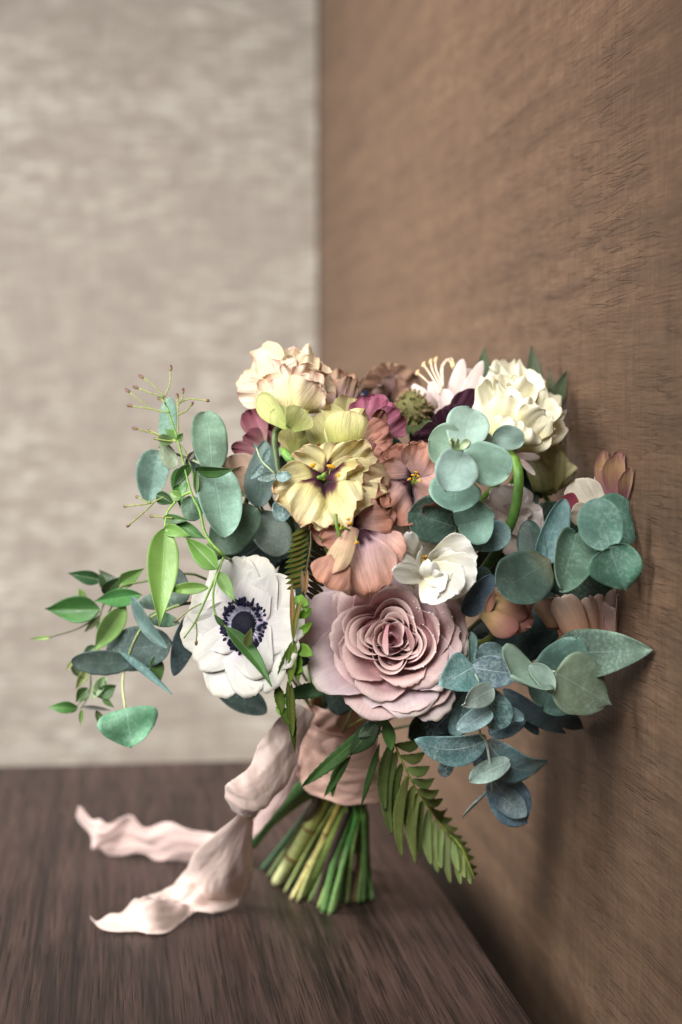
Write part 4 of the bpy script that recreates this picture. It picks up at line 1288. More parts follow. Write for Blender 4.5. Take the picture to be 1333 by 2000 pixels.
# --- honeysuckle: pale curling petals and stamens
t = Thing('honeysuckle', 'blush honeysuckle with curling thin petals and cream stamens', 'honeysuckle', P(880, 840, .09))
hz = .10
hp = petc([(0, '#d8b8ac'), (.5, '#e6d3cc'), (1, '#efe3dc')], None, jit=.05)
for b, e, w, kw in (((880, 830), (900, 722), 30, dict(tipc=.3)), ((870, 830), (842, 745), 26, dict()), ((890, 830), (930, 735), 28, dict(tipc=.5)), ((860, 800), (806, 752), 18, dict(bend=.25)), ((885, 840), (868, 760), 36, dict(cup=1.0)),
                    ((806, 752), (828, 774), 16, dict()), ((900, 820), (935, 772), 30, dict()), ((900, 740), (925, 724), 18, dict(bend=.3)), ((880, 790), (918, 730), 22, dict(cup=1)), ((850, 770), (895, 800), 18, dict())):
    pet(t, b, e, w, (hz, hz - .01), hp, 'petal_white', fan=(.6, .3), nu=9, nv=11, **kw)
for pts in (((860, 770), (835, 745), (816, 728)), ((862, 765), (840, 730), (828, 712)), ((864, 760), (846, 725), (842, 706)), ((866, 755), (852, 720), (852, 702)), ((866, 752), (862, 720), (874, 702), (884, 712)), ((866, 752), (866, 715), (882, 700), (886, 715))):
    t.add('stamen', tube([P(x, y, hz - .01) for x, y in pts], np.array([1.6, 1.8]) * 2.9e-4, [S('#f0e4d4'), S('#ead2ae')]), M['stamen'])
    x, y = pts[-1]
    q = P(x, y, hz - .01)
    t.add('anther', ball(q, .0011, S('#e4c796'), 8, 6, [.4, 0, 1], 1.8), M['stamen'])
add_stem(t, P(882, 838, hz))
t = Thing('honeysuckle', 'small white honeysuckle petals peeking under the creamy ruffled lisianthus', 'honeysuckle', P(1000, 890, .05))
for b, e, w in (((1000, 888), (1062, 876), 16), ((1000, 890), (1056, 894), 14), ((1010, 890), (1046, 928), 11), ((1000, 884), (1050, 868), 16)):
    pet(t, b, e, w, (.05, .04), hp, 'petal_white', fan=(.5, .4), nu=7, nv=9)
add_stem(t, P(1000, 889, .05))

# --- seed ball (scabiosa) and dry brown bloom behind
t = Thing('seed_head', 'fuzzy olive-brown scabiosa seed ball with drooping bracts', 'seed head', P(808, 800, .10))
sc_ = P(808, 798, .10)
ms = mpp(sc_)
rs = random.Random(3)
t.add('core', ball(sc_, 34 * ms, S('#6d6a42'), 22, 14, -cF, .85, .05, rs), M['stamen'])
br = []
for k in range(150):
    th, ph = math.acos(rs.uniform(-.6, 1)), rs.uniform(0, 6.28)
    d_ = -cF * math.cos(th) + (cR * math.cos(ph) + cU * math.sin(ph)) * math.sin(th)
    p0 = sc_ + d_ * 32 * ms
    br.append(tube([p0, p0 + d_ * 8 * ms], [2.6 * ms, 1.4 * ms], S(rs.choice(['#8a7a52', '#7d6a4c', '#76804a', '#927a5e'])), n=3, seg=5))
t.add('floret', merge(br), M['stamen'], kind='stuff')
for k in range(9):
    a = math.radians(-150 + k * 15)
    leaf(t, (808 + 20 * math.cos(a), 815 - 16 * math.sin(a)), (808 + 52 * math.cos(a), 806 - 46 * math.sin(a)), 12, (.10, .095), 'lance', '#59683a', gl, name='bract')
add_stem(t, sc_ - cU * .01, None, .0014)
t = Thing('lisianthus', 'faded brown lisianthus, blurred and papery, behind the seed ball', 'lisianthus', P(760, 775, .13), 'lisianthus flowers')
bw = petc([(0, '#6d4a44'), (.5, '#8d6a58'), (1, '#9a7a62')], '#7a5a48', .15)
bwy = petc([(0, '#a5836a'), (.6, '#c9b88c'), (1, '#c0a47e')], '#a5836a', .15)
for e, w, cf in (((712, 735), 70, bw), ((745, 712), 70, bwy), ((782, 712), 70, bw), ((815, 735), 70, bw), ((705, 762), 60, bw), ((800, 765), 60, bw), ((740, 750), 60, petc([(0, '#b58f8a'), (1, '#c2a59a')]))):
    pet(t, (762, 770), e, w, (.14, .12), cf, ruf=.14, rk=2, jag=.014)
add_stem(t, P(762, 770, .14))

# --- dark burgundy flower
t = Thing('flower', 'dark burgundy bloom showing behind the mint eucalyptus rosette', 'flower', P(880, 850, .07))
bg_ = petc([(0, '#1d0a14'), (.6, '#3a1226'), (1, '#451a30')], '#2a0d1c', .1)
for e, w in (((934, 762), 60), ((895, 790), 56), ((868, 832), 60), ((820, 862), 60), ((800, 880), 56), ((860, 800), 40), ((940, 830), 50)):
    pet(t, (880, 855), e, w, (.07, .055), bg_, ruf=.1, jag=.014)
add_stem(t, P(880, 855, .07))

# --- pale yellow bud, blurred, and white blurred bloom
t = Thing('lisianthus', 'closed pale yellow lisianthus bud in the shade near the brown wall', 'lisianthus', P(1062, 960, .09), 'lisianthus flowers')
pyc = petc([(0, '#8a8a4c'), (.4, '#c2bd80'), (1, '#d8d2a4')], '#cdbd90', .1)
for e, w, rl in (((1050, 850), 70, -30), ((1095, 868), 74, 20), ((1126, 912), 60, 30), ((1075, 872), 90, 0), ((1040, 890), 60, -40)):
    pet(t, (1064, 962), e, w, (.08, .06), pyc, cup=-1.0, roll=rl, fan=(.5, .3), ruf=.05)
add_stem(t, P(1064, 962, .08))
t = Thing('lisianthus', 'soft white blush-edged bloom between curved stem and wall eucalyptus', 'lisianthus', P(1000, 1010, .07), 'white flowers')
wb = petc([(0, '#cbb9a4'), (.4, '#e4dad2'), (1, '#ece6e2')], '#dcc8c6', .2)
for e, w in (((960, 960), 76), ((1000, 946), 70), ((1045, 985), 76), ((1060, 1030), 70), ((1030, 1070), 76), ((985, 1080), 76), ((950, 1040), 70), ((1010, 985), 56), ((1030, 1025), 56), ((985, 1030), 56)):
    pet(t, (1004, 1015), e, w, (.08, .055), wb, 'petal_white', ruf=.1, rk=2, jag=.014)
add_stem(t, P(1004, 1015, .085))

# --- white garden rose, open with stamens
t = Thing('rose', 'open white garden rose with golden stamens between coral flower and dark eucalyptus', 'rose', P(835, 1095, .04), 'white flowers')
wr = petc([(0, '#e2d9b4'), (.3, '#eeead6'), (.7, '#f2f0e6'), (1, '#f0efe8')], '#f4f3ec', .06, jit=.02)
for b, e, w, dz, kw in (((840, 1098), (846, 1040), 96, (.032, .022), dict(cup=.4)), ((842, 1098), (892, 1046), 90, (.034, .016), dict(cup=.5)), ((838, 1100), (932, 1088), 96, (.032, -.008), dict(cup=.5, roll=8)), ((840, 1108), (926, 1136), 86, (.024, -.018), dict(cup=.45)),
                        ((838, 1120), (894, 1160), 84, (.01, -.03), dict(cup=.35, fan=(.5, .25))), ((834, 1130), (858, 1158), 64, (.0, -.03), dict(cup=.2, fan=(.5, .25))), ((836, 1118), (880, 1130), 56, (.006, -.026), dict(cup=.8, roll=-20, fan=(.5, .25))),
                        ((796, 1100), (774, 1010), 36, (.02, .008), dict(cup=.5, fan=(.5, .3))), ((808, 1094), (800, 1040), 30, (.008, -.006), dict(cup=-.6, fan=(.5, .3))), ((800, 1108), (778, 1062), 34, (.01, .0), dict(cup=.5)),
                        ((840, 1134), (768, 1108), 42, (-.002, -.022), dict(cup=.5, roll=-20, fan=(.4, .3))), ((828, 1124), (780, 1086), 24, (.0, -.016), dict(cup=.6, roll=35, fan=(.5, .3))), ((820, 1124), (824, 1068), 20, (.002, -.016), dict(cup=-.8, roll=50, fan=(.6, .3))),
                        ((836, 1134), (842, 1098), 40, (-.008, -.026), dict(cup=-1.0, fan=(.6, .35), bend=.2)), ((846, 1106), (886, 1078), 66, (.01, -.004), dict(cup=.8, roll=25)), ((844, 1112), (905, 1104), 60, (.008, -.012), dict(cup=.8, roll=-20)), ((812, 1130), (790, 1136), 40, (.01, -.01), dict(cup=.4)), ((812, 1112), (774, 1084), 40, (.012, .0), dict(cup=.5)), ((840, 1136), (862, 1118), 30, (-.008, -.028), dict(cup=-.8, fan=(.5, .3), roll=20))):
    pet(t, b, e, w, dz, wr, 'petal_white', **dict(dict(ruf=.05, rk=1.8, wavy=.12, jag=.02), **kw))
rs = random.Random(8)
fs_ = []
for k in range(24):
    q0 = P(834, 1096, .02)
    q1 = P(832 + rs.uniform(-12, 14), 1092 + rs.uniform(-9, 8), .004 + rs.uniform(0, .006))
    fs_.append(tube([q0, (q0 + q1) / 2, q1], [.0002, .0002], S('#d9c26a'), n=4, seg=4))
    fs_.append(ball(q1, .0006, S(rs.choice(['#d9a536', '#c48f2a', '#e3b84a'])), 6, 4))
t.add('stamen', merge(fs_), M['stamen'], kind='stuff')
add_stem(t, P(838, 1096, .04))

# --- roses by the wall
t = Thing('rose', 'ivory and peach rose peeping over round leaves, one petal against the brown wall', 'rose', P(1170, 1030, .03), 'roses')
iv = petc([(0, '#d9cdb0'), (.5, '#eae2cc'), (1, '#eee6d4')], '#e8d8c4', .08)
tn = petc([(0, '#a06a7a'), (.35, '#a06f6c'), (.7, '#b08c66'), (1, '#9c7268')], '#8a5c58', .2)
for b, e, w, dz, cf, kw in (((1168, 1010), (1124, 938), 66, (.012, .01), iv, dict(roll=-20, fan=(.7, .15))), ((1160, 1010), (1116, 1000), 40, (.014, .008), iv, dict()), ((1178, 990), (1186, 912), 42, (.004, .0), iv, dict(cup=.5, fan=(.4, .45), nv=15)),
                            ((1210, 990), (1218, 882), 70, (.014, .012), tn, dict(cup=.5)), ((1190, 985), (1186, 880), 46, (.018, .018), tn, dict(cup=.4)), ((1220, 990), (1236, 915), 40, (.012, .01), tn, dict(cup=.6)), ((1130, 1000), (1094, 976), 44, (.02, .02), petc([(0, '#a04a5a'), (1, '#8a3a4a')]), dict())):
    pet(t, b, e, w, dz, cf, 'petal_ruffled', ruf=.09 if cf is tn else .03, rk=2.2, jag=.02, **kw)
add_stem(t, P(1168, 1015, -.02), None, .0016)

t = Thing('rose', 'blush peach garden rose in profile under the round dark leaves', 'rose', P(1095, 1215, .03), 'roses')
pe_ = petc([(0, '#c98f6e'), (.4, '#dcae90'), (.8, '#e3c4ae'), (1, '#e6cfbe')], '#eadccb', .08)
pm_ = petc([(0, '#c08878'), (.5, '#d3aca0'), (1, '#dcc2b6')], '#e6d3c6', .1)
for b, e, w, dz, cf, kw in (((1080, 1230), (1080, 1170), 70, (.02, .01), pe_, dict(cup=-.8)), ((1135, 1262), (1096, 1165), 60, (.0, -.004), pe_, dict(cup=-.9, fan=(.8, .1), roll=-10)), ((1110, 1255), (1130, 1160), 90, (.014, .01), petc([(0, '#c48a5e'), (.6, '#d9a37a'), (1, '#dfb08c')]), dict(cup=-.5)),
                            ((1160, 1262), (1150, 1165), 44, (.0, -.004), pe_, dict(cup=-1.0, roll=20, fan=(.7, .2))), ((1172, 1262), (1172, 1160), 40, (.0, -.004), pm_, dict(cup=-1.0, roll=30, fan=(.7, .2))), ((1184, 1262), (1190, 1156), 36, (.0, -.004), pm_, dict(cup=.9, roll=40, fan=(.7, .2))),
                            ((1192, 1262), (1204, 1150), 40, (.002, .0), pm_, dict(cup=-.9, roll=30, fan=(.7, .2))), ((1205, 1258), (1208, 1160), 26, (.0, .0), pm_, dict(cup=.9, roll=50, fan=(.7, .2))), ((1150, 1250), (1205, 1190), 90, (.012, .01), pm_, dict(cup=-.4))):
    pet(t, b, e, w, dz, cf, 'petal_rose', ruf=.05, rk=1.5, jag=.012, **kw)
add_stem(t, P(1100, 1225, .03), None, .0018)

t = Thing('rose_bud', 'brownish-pink rose bud with curling sepal tips beside the mauve rose', 'rose bud', P(955, 1200, .03), 'roses')
rb = petc([(0, '#8a7a4c'), (.35, '#ae8a62'), (.7, '#b0806e'), (1, '#a36c66')], '#8a5650', .12)
for b, e, w, dz, kw in (((952, 1190), (1040, 1180), 84, (.02, .01), dict(cup=-1.2, fan=(.6, .3))), ((950, 1196), (1042, 1214), 76, (.006, -.008), dict(cup=-1.3, fan=(.6, .35))), ((948, 1186), (1010, 1232), 70, (.004, -.012), dict(cup=-1.2, fan=(.6, .35), roll=-20)),
                        ((955, 1180), (1030, 1205), 60, (.0, -.01), dict(cup=-1.1, fan=(.5, .4), roll=15))):
    pet(t, b, e, w, dz, rb, 'petal_rose', bend=.14, **kw)
for b, e, w in (((950, 1200), (970, 1142), 18), ((1015, 1215), (1044, 1228), 14), ((1020, 1205), (1046, 1200), 12)):
    leaf(t, b, e, w, (.0, -.012), 'lance', '#b0765a', gl, name='sepal', cup=.5, tipc=.2)
add_stem(t, P(952, 1194, .02), None, .002, '#6d7a35')

# ------------------------------------------------------------------ ferns
def leaflet(t, b, e, w, dz, colr, mat='fern', shape='slim', serr=.22, ns=9, name='leaflet', **kw):
    kw.setdefault('cup', .25)
    kw.setdefault('nv', 28)
    kw.setdefault('nu', 7)
    return leaf(t, b, e, w, dz, shape, colr, mat, .0003, name=name, serr=serr, ns=ns, **kw)


def c7(x, y):
    return (420 + .405 * x, 1320 + .405 * y)


t = Thing('fern_frond', 'olive green fern frond hanging point-down beside the stems', 'fern', P(757, 1412, .06), 'fern fronds')
zf = .03
rach = [c7(*q) for q in ((835, 235), (868, 330), (930, 470), (1000, 590), (1100, 730), (1190, 830), (1255, 985))]
sprig_stem(t, [(x, y, zf - .004) for x, y in rach], (2.0, 2.0, 1.6, 1.2, .8), '#a3b04a', n=34)
sprig_stem(t, [(rach[0][0], rach[0][1], zf - .004), (740, 1390, .06), (680, 1420, .12)], (2, 2.4), '#7d8a3a')
rk_ = catmull(np.array([(x, y, 0) for x, y in rach]), 60)
fc = ['#74883a', '#7f943f', '#697d33', '#788e3c']
for i, k in enumerate((8, 12, 16, 20, 24, 27, 30, 33, 36, 39, 42, 45, 48, 50, 52, 54, 56)):
    b = rk_[k]
    s = 1 - i / 17
    ln = 150 * s ** .8 + 12 if i > 0 else 138
    e = (b[0] + (-14 + 34 * (1 - s)) * (ln / 120), b[1] + ln)
    jl_ = 1 + .16 * math.sin(i * 2.7)
    e = (e[0] + 5 * math.sin(i * 1.9), b[1] + (e[1] - b[1]) * jl_)
    leaflet(t, b, e, 23 * s ** .5 + 4, (zf, zf - .006 - .012 * s), fc[i % 4], ns=13, sway=.06, shape='ovate', twist=8 * (-1) ** i)
for i, k in enumerate((10, 14, 18, 22, 26, 29, 32, 35, 38, 41, 44, 47, 50, 53, 55)):
    b = rk_[k]
    s = 1 - i / 16
    ln = 44 * s ** .7 + 8
    a = math.radians(-14 + 48 * (1 - s))
    e = (b[0] + ln * math.cos(a), b[1] + ln * math.sin(a) * .8 + 8 * (1 - s))
    leaflet(t, b, e, 20 * s ** .5 + 4, (zf - .004, zf + .008), fc[(i + 1) % 4], ns=10, sway=.14, bend=.05)

t = Thing('fern_frond', 'dark serrated fern leaves fallen across the blush ribbon wrap', 'fern', P(745, 1400, .05), 'fern fronds')
for b, e, w, k, kw in (((752, 1396), (590, 1537), 30, '#3f6a2a', dict(bend=.05)), ((745, 1400), (684, 1474), 46, '#2c4420', dict(bend=.08)), ((686, 1474), (634, 1556), 17, '#44702c', {}), ((684, 1480), (650, 1556), 22, '#4f8030', dict(sway=.1)),
                       ((742, 1452), (706, 1574), 15, '#466a2e', {}), ((757, 1364), (740, 1420), 25, '#6aa040', dict(cup=.6)), ((754, 1404), (764, 1466), 29, '#6fa63e', dict(cup=.5)), ((745, 1410), (700, 1440), 30, '#2f4a24', {}), ((655, 1340), (552, 1360), 34, '#4c8a44', dict(bend=-.06))):
    leaflet(t, b, e, w, (.02, .012), k, 'green_leaf', ns=13, **kw)
sprig_stem(t, [(756, 1366, .02), (752, 1400, .024), (720, 1430, .034), (684, 1478, .016)], (1.6, 1.8, 1.4), '#5a5a2c')
sprig_stem(t, [(655, 1340, .02), (690, 1370, .06), (670, 1430, .12)], (2, 2), '#5f7a35')

# fertile frond, rusty spores
t = Thing('fern_frond', 'narrow fern frond with rust-brown spore stripes hanging between anemone and rose', 'fern', P(615, 1030, .02), 'fern fronds')


def spore(gr='#55702c', br='#a5764a'):
    def f(u, v, rng):
        c = np.ones(u.shape + (3,)) * S(gr)
        return mixc(c, S(br) * np.ones_like(c), (1 - sstep(.35, .6, np.abs(u))) * sstep(.02, .1, v) * (.55 + .45 * np.sin(v * 90)))
    return f


def sl(b, e, w, dz, gr='#55702c', br='#a5764a', **kw):
    _seed[0] += 1
    pb, pe = P(b[0], b[1], dz[0]), P(e[0], e[1], dz[1])
    kw.setdefault('serr', .18)
    kw.setdefault('ns', 11)
    g = sheet(pb, pe, w * mpp(pb), prof=SH['slim'], colf=spore(gr, br), seed=_seed[0], nu=9, nv=30, **kw)
    t.add('leaflet', g, M['fern'], .0003)


sprig_stem(t, [(606, 1015, .006), (608, 1060, .004), (600, 1110, .004), (592, 1160, .004)], (2, 2), '#6b5a34')
for i in range(11):
    y = 1030 + i * 11.5
    sl((608 - i * 1.3, y - 6), (569 - min(i, 6) * 2.2 + max(0, i - 7) * 1.5, y + 18 - i * 1.2), 12, (.0, -.012), ['#55742e', '#4c6a2a', '#5d7c33'][i % 3], ['#b08050', '#a5764a', '#9a6c44'][i % 3], cup=.5)
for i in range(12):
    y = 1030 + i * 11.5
    sl((608 - i, y), (648 - i * 1.5, y + 24), 11, (.014, .03), '#3a3a22', '#5a4030', cup=.4)  # back row: shade painted into the darker leaflet colours
for b, e, w, gr, br, kw in (((570, 1138), (573, 1256), 11, '#8a6a3c', '#b88a58', dict(serr=.08)), ((590, 1112), (592, 1160), 10, '#5a4a2c', '#8f6842', {}), ((601, 1112), (597, 1162), 10, '#7a5a38', '#ad7e50', {}), ((590, 1172), (573, 1252), 12, '#6f7a34', '#b08050', dict(sway=.05)),
                            ((582, 1175), (574, 1250), 9, '#5c7030', '#a5764a', {}), ((574, 1250), (540, 1345), 22, '#55722e', '#7c8238', dict(twist=30)), ((575, 1250), (566, 1340), 20, '#5f8032', '#8a8a40', dict(twist=-20)), ((541, 1335), (552, 1394), 22, '#4d6c2a', '#6f7a34', {}),
                            ((562, 1330), (577, 1470), 22, '#4b6a2a', '#8a7a44', dict(twist=40)), ((570, 1335), (572, 1440), 16, '#55722e', '#94804a', {}), ((549, 1375), (566, 1418), 18, '#456426', '#5f7030', {})):
    sl(b, e, w, (-.016, -.018), gr, br, **dict(dict(cup=.4), **kw))
for b, e, w in (((575, 1168), (604, 1182), 24), ((586, 1210), (608, 1188), 20), ((582, 1240), (610, 1216), 18), ((578, 1262), (612, 1280), 26), ((572, 1300), (592, 1312), 26), ((575, 1250), (584, 1330), 26), ((540, 1380), (556, 1398), 16), ((588, 1160), (600, 1196), 16)):
    sl(b, e, w, (-.01, -.014), '#6f9a34', '#6a9434', cup=.4)
sprig_stem(t, [(573, 1252, -.016), (566, 1330, -.014), (574, 1460, -.014)], (1.6, 1.2), '#7c7438')
sprig_stem(t, [(606, 1015, .006), (630, 1100, .06), (650, 1300, .12)], (2, 2), '#5f5a35')

# ------------------------------------------------------------------ ribbon
t = Thing('ribbon', 'blush silk ribbon wrapped round the stems with two long frayed tails', 'ribbon', P(655, 1560, d=1.18))
silk_c = S('#ecc4b2')
silk_p = S('#e2cabf')
axt = P(668, 1368, d=1.145)
axb = P(655, 1590, d=1.178)
A_ = unit(axb - axt)
LA = np.linalg.norm(axb - axt)
nrm = unit((CAM - axt) - A_ * np.dot(CAM - axt, A_))
sid = np.cross(A_, nrm)
sid = sid if sid[0] > 0 else -sid
mw = mpp(axt)


def wrap_band(v0, v1, slope, grow, seed, fold, colr, hem=0.0):
    rng = random.Random(seed)
    nu, nv = 72, 26
    w1, w2 = Wob(rng, 1.6), Wob(rng, 2.5, 7)
    V, C_, U_ = [], [], []
    for i in range(nv):
        q = i / (nv - 1)
        for j in range(nu):
            a = 2 * math.pi * j / nu
            v = v0 + (v1 - v0) * q + slope * math.sin(a) + hem * q * (.5 * math.sin(3 * a + seed) + .3 * math.sin(7 * a))
            R = (64 + 36 * v - 16 * math.sin(math.pi * min(1, max(0, v))) * .6) * mw
            x = math.sin(a * 1.0)
            aa = (a + math.pi) % (2 * math.pi) - math.pi
            pol = math.atan2(v - .22, (aa + 1.15) * .42)
            f = fold * (math.sin(6 * pol + 1.2 * float(w1(a, q * 2))) * .6 + .35 * math.sin(13 * pol + 2 * float(w2(a * .5, q * 2))))
            R = R * (1 + grow) + f * mw * (1.2 if 0 < q < 1 else .4)
            V.append(axt + A_ * LA * v + R * (nrm * math.cos(a) * .92 + sid * math.sin(a)))
            C_.append(colr)
            U_.append((j / nu, v))
    return np.array(V), grid_faces(nv, nu, True), np.array(C_), np.array(U_)


t.add('wrap', wrap_band(-.06, .48, -.06, .0, 1, 7.5, silk_c), M['silk'], .0003)
t.add('wrap', wrap_band(.16, .64, .03, .06, 2, 6.5, silk_c * .98, .02), M['silk'], .0003)
t.add('wrap', wrap_band(.40, .70, .085, .10, 3, 5.0, silk_c * 1.02, .03), M['silk'], .0003)


def ribbon_strip(secs, name, seed, folds=(.05, 3), n=110, nu=33, colr=silk_p, fray=.02):
    """secs: (pointA, pointB, bow, n-fold amplitude) cross sections"""
    rng = random.Random(seed)
    A = catmull([s[0] for s in secs], n)
    B = catmull([s[1] for s in secs], n)
    bow = np.interp(np.linspace(0, 1, n), np.linspace(0, 1, len(secs)), [s[2] for s in secs])
    fo = np.interp(np.linspace(0, 1, n), np.linspace(0, 1, len(secs)), [s[3] for s in secs])
    w1, w2 = Wob(rng, 1.3), Wob(rng, 2.4, 7)
    u = np.linspace(0, 1, nu)
    V = np.zeros((n, nu, 3))
    mid = (A + B) / 2
    tan = np.gradient(mid, axis=0)
    for i in range(n):
        ac_ = B[i] - A[i]
        nn = unit(np.cross(unit(tan[i]), ac_))
        if np.dot(nn, CAM - mid[i]) < 0:
            nn = -nn
        w = np.linalg.norm(ac_)
        s = i / n * 12
        def tri(q_):
            return np.arcsin(.97 * np.sin(q_)) * .66
        d = bow[i] * w * 4 * u * (1 - u) + fo[i] * w * (tri(2.2 * np.pi * u + s * 1.3 + 1.0 * w1(u, s * .4)) * .7 + .25 * tri(5.1 * np.pi * u - s * 2.6 + 1.2 * w2(u, s * .3)))
        d = d + fo[i] * w * .07 * np.sin(11 * np.pi * u + 3 * w2(u, s * .8) + s * .9) + .003 * w * np.sin(17 * np.pi * u + 4 * w1(u * 2, s))
        edge = fray * w * (np.sin(s * 3.1 + seed) * .5 + w2(0 * u, s * .45)) * (2 * u - 1)
        V[i] = A[i] + (B[i] - A[i]) * u[:, None] + d[:, None] * nn + (edge / w)[:, None] * ac_
    flat = V.reshape(-1, 3)
    flat[:, 2] = np.maximum(flat[:, 2], .0012 + .0008 * np.sin(np.arange(len(flat)) * .37))
    uv = np.stack(np.meshgrid(u, np.linspace(0, 1, n)), -1).reshape(-1, 2)
    return t.add(name, (flat, grid_faces(n, nu), np.tile(colr, (n * nu, 1)), uv), M['silk'], .0002)


def c8(x, y, d):
    return P(120 + .375 * x, 1340 + .375 * y, d=d)


ribbon_strip([(c8(1210, 90, 1.12), c8(1330, 150, 1.115), .1, .03), (c8(1070, 245, 1.105), c8(1250, 300, 1.11), .16, .06), (c8(985, 420, 1.10), c8(1185, 480, 1.115), .22, .05), (c8(868, 500, 1.095), c8(1090, 590, 1.12), .34, .04),
              (c8(850, 570, 1.10), c8(1030, 655, 1.125), .3, .03), (c8(892, 648, 1.115), c8(1002, 690, 1.13), .1, .02)], 'tail', 4, colr=silk_p)
near_tail = [((925, 650, 1.12), (1002, 650, 1.135), .05, .02), ((905, 690, 1.125), (996, 720, 1.14), .1, .03), ((800, 772, 1.15), (990, 820, 1.16), .2, .04), ((705, 860, 1.175), (990, 930, 1.18), .22, .06), ((645, 960, 1.205), (988, 1035, 1.20), .2, .08),
             ((610, 1000, 1.22), (935, 1130, 1.222), .16, .10), ((570, 1045, 1.215), (800, 1200, 1.194), .14, .12), ((520, 1068, 1.21), (692, 1192, 1.195), .14, .13), ((440, 1086, 1.20), (638, 1218, 1.186), .16, .13), ((385, 1105, 1.185), (525, 1292, 1.155), .18, .12),
             ((315, 1176, 1.17), (400, 1284, 1.157), .12, .09), ((255, 1185, 1.168), (285, 1282, 1.158), .08, .05), ((190, 1225, 1.165), (205, 1262, 1.16), .05, .02), ((150, 1198, 1.17), (158, 1216, 1.165), 0, 0)]
ribbon_strip([(c8(*a), c8(*b), bw_, fo_) for a, b, bw_, fo_ in near_tail], 'tail', 6, n=140)
ribbon_strip([(c8(1220, 330, 1.15), c8(1240, 420, 1.15), .1, .02), (c8(1140, 500, 1.155), c8(1190, 560, 1.155), .1, .03), (c8(1060, 620, 1.17), c8(1090, 690, 1.17), .1, .03), (c8(990, 720, 1.2), c8(1000, 800, 1.2), .1, .04)], 'tail', 8, n=40, colr=silk_p * np.array([.9, .85, .9]))  # dimmed silk for the strip behind, shade put into the tint
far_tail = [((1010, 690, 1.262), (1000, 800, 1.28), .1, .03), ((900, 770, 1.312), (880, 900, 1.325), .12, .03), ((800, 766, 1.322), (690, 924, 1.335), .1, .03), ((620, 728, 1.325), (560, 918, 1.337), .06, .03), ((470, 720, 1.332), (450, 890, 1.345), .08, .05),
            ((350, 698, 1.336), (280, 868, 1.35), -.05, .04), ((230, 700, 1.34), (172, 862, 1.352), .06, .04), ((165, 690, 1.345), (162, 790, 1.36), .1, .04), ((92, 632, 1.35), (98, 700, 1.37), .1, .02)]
ribbon_strip([(c8(*a), c8(*b), bw_, fo_) for a, b, bw_, fo_ in far_tail], 'tail', 10, colr=silk_p * np.array([.97, .93, .96]), n=80, fray=.05)  # greyish-lilac tint stands in for shade on the far tail

# ------------------------------------------------------------------ cut stems under the wrap
stems = [
    # top px, bottom px (crop units), width, top colour, bottom colour, label
    ((420, 545), (178, 800), 62, '#3c6030', '#2f5a2c', 'broad dark green stem leaning furthest out under the ribbon tail'),
    ((450, 580), (205, 760), 40, '#55752f', '#3f6a30', 'olive-green stem lying over the broad dark green one'),
    ((475, 620), (232, 935), 27, '#335a3a', '#4a7f54', 'thin blue-green cut stem splayed apart from the bundle'),
    ((480, 640), (300, 905), 26, '#3a2a26', '#46302c', 'dark brown woody stem behind the thick pale one'),
    ((545, 590), (303, 1008), 62, '#a9b860', '#c9cf86', 'thickest pale yellow-green stem with swollen nodes'),
    ((560, 660), (382, 1008), 22, '#4f7a48', '#6a8f62', 'thin grey-green stem tucked beside the thick pale stem'),
    ((610, 620), (372, 1080), 27, '#c5b85a', '#cfc578', 'straw-yellow stem with a brown ringed node'),
    ((640, 640), (428, 1068), 46, '#8aa445', '#93b555', 'bright light-green stem with a glossy swollen end'),
    ((600, 680), (470, 1000), 30, '#3c6a2c', '#4c7f38', 'mid-green stem half hidden under the straw-yellow stem'),
    ((655, 650), (482, 1108), 30, '#3d2f2c', '#4a3a34', 'dark brown woody cut stem among green ones'),
    ((668, 670), (522, 1142), 36, '#4a7434', '#669448', 'long green cut stem reaching lowest on the table'),
    ((690, 680), (556, 1150), 28, '#56823e', '#78a352', 'slender green stem beside the lowest one'),
    ((700, 690), (602, 1092), 28, '#3f7a34', '#4f8a40', 'green stem in front of the brown twig'),
    ((690, 690), (625, 1040), 26, '#5f8a38', '#6f9a44', 'yellowish green stem crossing behind its neighbours'),
    ((716, 690), (668, 1096), 32, '#6d5538', '#7d6444', 'tan brown twig with rough bark'),
    ((735, 690), (712, 1094), 30, '#4f7f38', '#6a9a4c', 'smooth green stem next to the tan twig'),
    ((742, 690), (734, 1086), 22, '#2f6a30', '#4a8a44', 'dark green stem near the end of the row'),
    ((752, 690), (760, 1085), 22, '#4f7f38', '#6f9c50', 'outermost upright green stem below the torn wrap hem'),
]
stems += [
    ((500, 600), (262, 968), 18, '#5f7a3a', '#86a05a', 'thin sage stem beside the splayed blue-green one'),
    ((575, 640), (340, 1045), 18, '#8a9a48', '#a9b868', 'slim lime stem pressed against the thick pale one'),
    ((625, 650), (402, 1090), 20, '#a5a850', '#b9bd70', 'thin olive-yellow stem beside the straw-yellow stem'),
    ((648, 660), (456, 1092), 20, '#5f8238', '#86a656', 'slim leaf-green stem beside the glossy swollen one'),
    ((676, 670), (500, 1120), 20, '#7a9440', '#9ab060', 'pale slim stem next to the dark brown woody cut stem'),
    ((684, 680), (580, 1128), 20, '#4f7434', '#769a4c', 'slim stem just behind the slender green one'),
    ((710, 690), (640, 1100), 20, '#6a8a3c', '#8fac58', 'slim light stem beside the tan brown twig'),
    ((726, 690), (690, 1100), 18, '#5a7c38', '#80a050', 'thin stem squeezed between tan twig and smooth green stem'),
]
rs = random.Random(21)
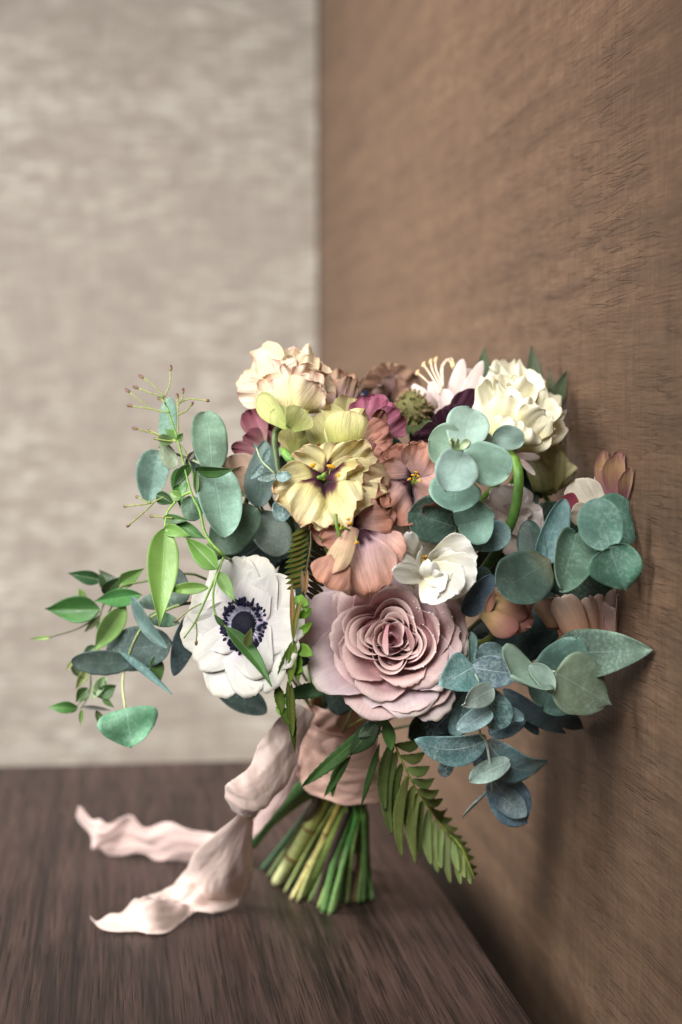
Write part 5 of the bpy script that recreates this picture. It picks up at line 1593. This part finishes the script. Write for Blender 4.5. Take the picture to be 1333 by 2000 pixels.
for i, (a, b, w, ca_, cb_, lab) in enumerate(stems):
    pa, pb = c7(*a), c7(*b)
    bot = PT(pb[0], pb[1])
    db = float(np.dot(bot - CAM, cF))
    ww = w * .405 / 2
    r = ww * db / F
    if i < 2:
        bot = P(pb[0], pb[1], d=1.24)
    else:
        bot = bot + np.array([0, 0, r * .45])
    lift = .05
    top = P(pa[0] * .9 + 65, pa[1] - 6, d=1.166 + .007 * (i % 3))
    top2 = axt + A_ * LA * .45 + (top - (axt + A_ * LA * .9)) * .4
    tt = Thing('cut_stem', lab, 'stem', bot, 'cut stems below the ribbon')
    midp = (top * .5 + bot * .5) + np.array([rs.uniform(-.002, .002), rs.uniform(-.004, .004), rs.uniform(-.001, .002)])
    path = np.vstack([catmull([top2, top], 5)[:-1], catmull([top, midp, bot], 22)])
    tq = np.linspace(0, 1, 26)
    R = r * (1 + .05 * np.sin(tq * 9 + i))
    if 'node' in lab:
        for c0 in (.45, .72):
            R = R + r * .28 * np.exp(-((tq - c0) / .02) ** 2)
    if 'swollen end' in lab:
        R = R + r * .3 * np.exp(-((tq - .93) / .05) ** 2)
    g = tube(path, R, [S(ca_), (S(ca_) * .8 + S(ca_).mean() * .2) * 1.15, (S(cb_) * .78 + S(cb_).mean() * .22) * 1.25], n=26, seg=12)
    tt.add('stalk', g, M['stem'])
    if 'node' in lab:
        for c0 in (.45, .72):
            k = int(c0 * 25)
            d_ = unit(path[k + 1] - path[k])
            tt.add('node', tube([path[k] - d_ * r * .35, path[k] + d_ * r * .35], [r * 1.36, r * 1.3], S('#7a5c34'), n=4, seg=12), M['stem'])
    d_ = unit(path[-1] - path[-2])
    if i >= 2:
        tt.add('cut_end', tube([path[-1] - d_ * .0002, path[-1] + d_ * .0006], [r * .96, r * .9], S('#c9cf9c') if 'brown' not in lab else S('#8a7458'), n=3, seg=12), M['stem'])
# stems at the back of the bunch
for k in range(14):
    x = rs.uniform(560, 725)
    bot = PT(x, rs.uniform(1690, 1740)) + np.array([0, 0, .002])
    top = P(640 + (x - 640) * .35, 1570, d=1.185)
    back = Thing('cut_stem', 'thin shaded stem at the back of the bundle', 'stem', bot, 'shaded stems at the back')
    back.add('stalk', tube([top + A_ * -.05, top, bot], [.0022, .002], S(rs.choice(['#2f4a26', '#3a5a2c', '#332a24'])), n=10), M['stem'])
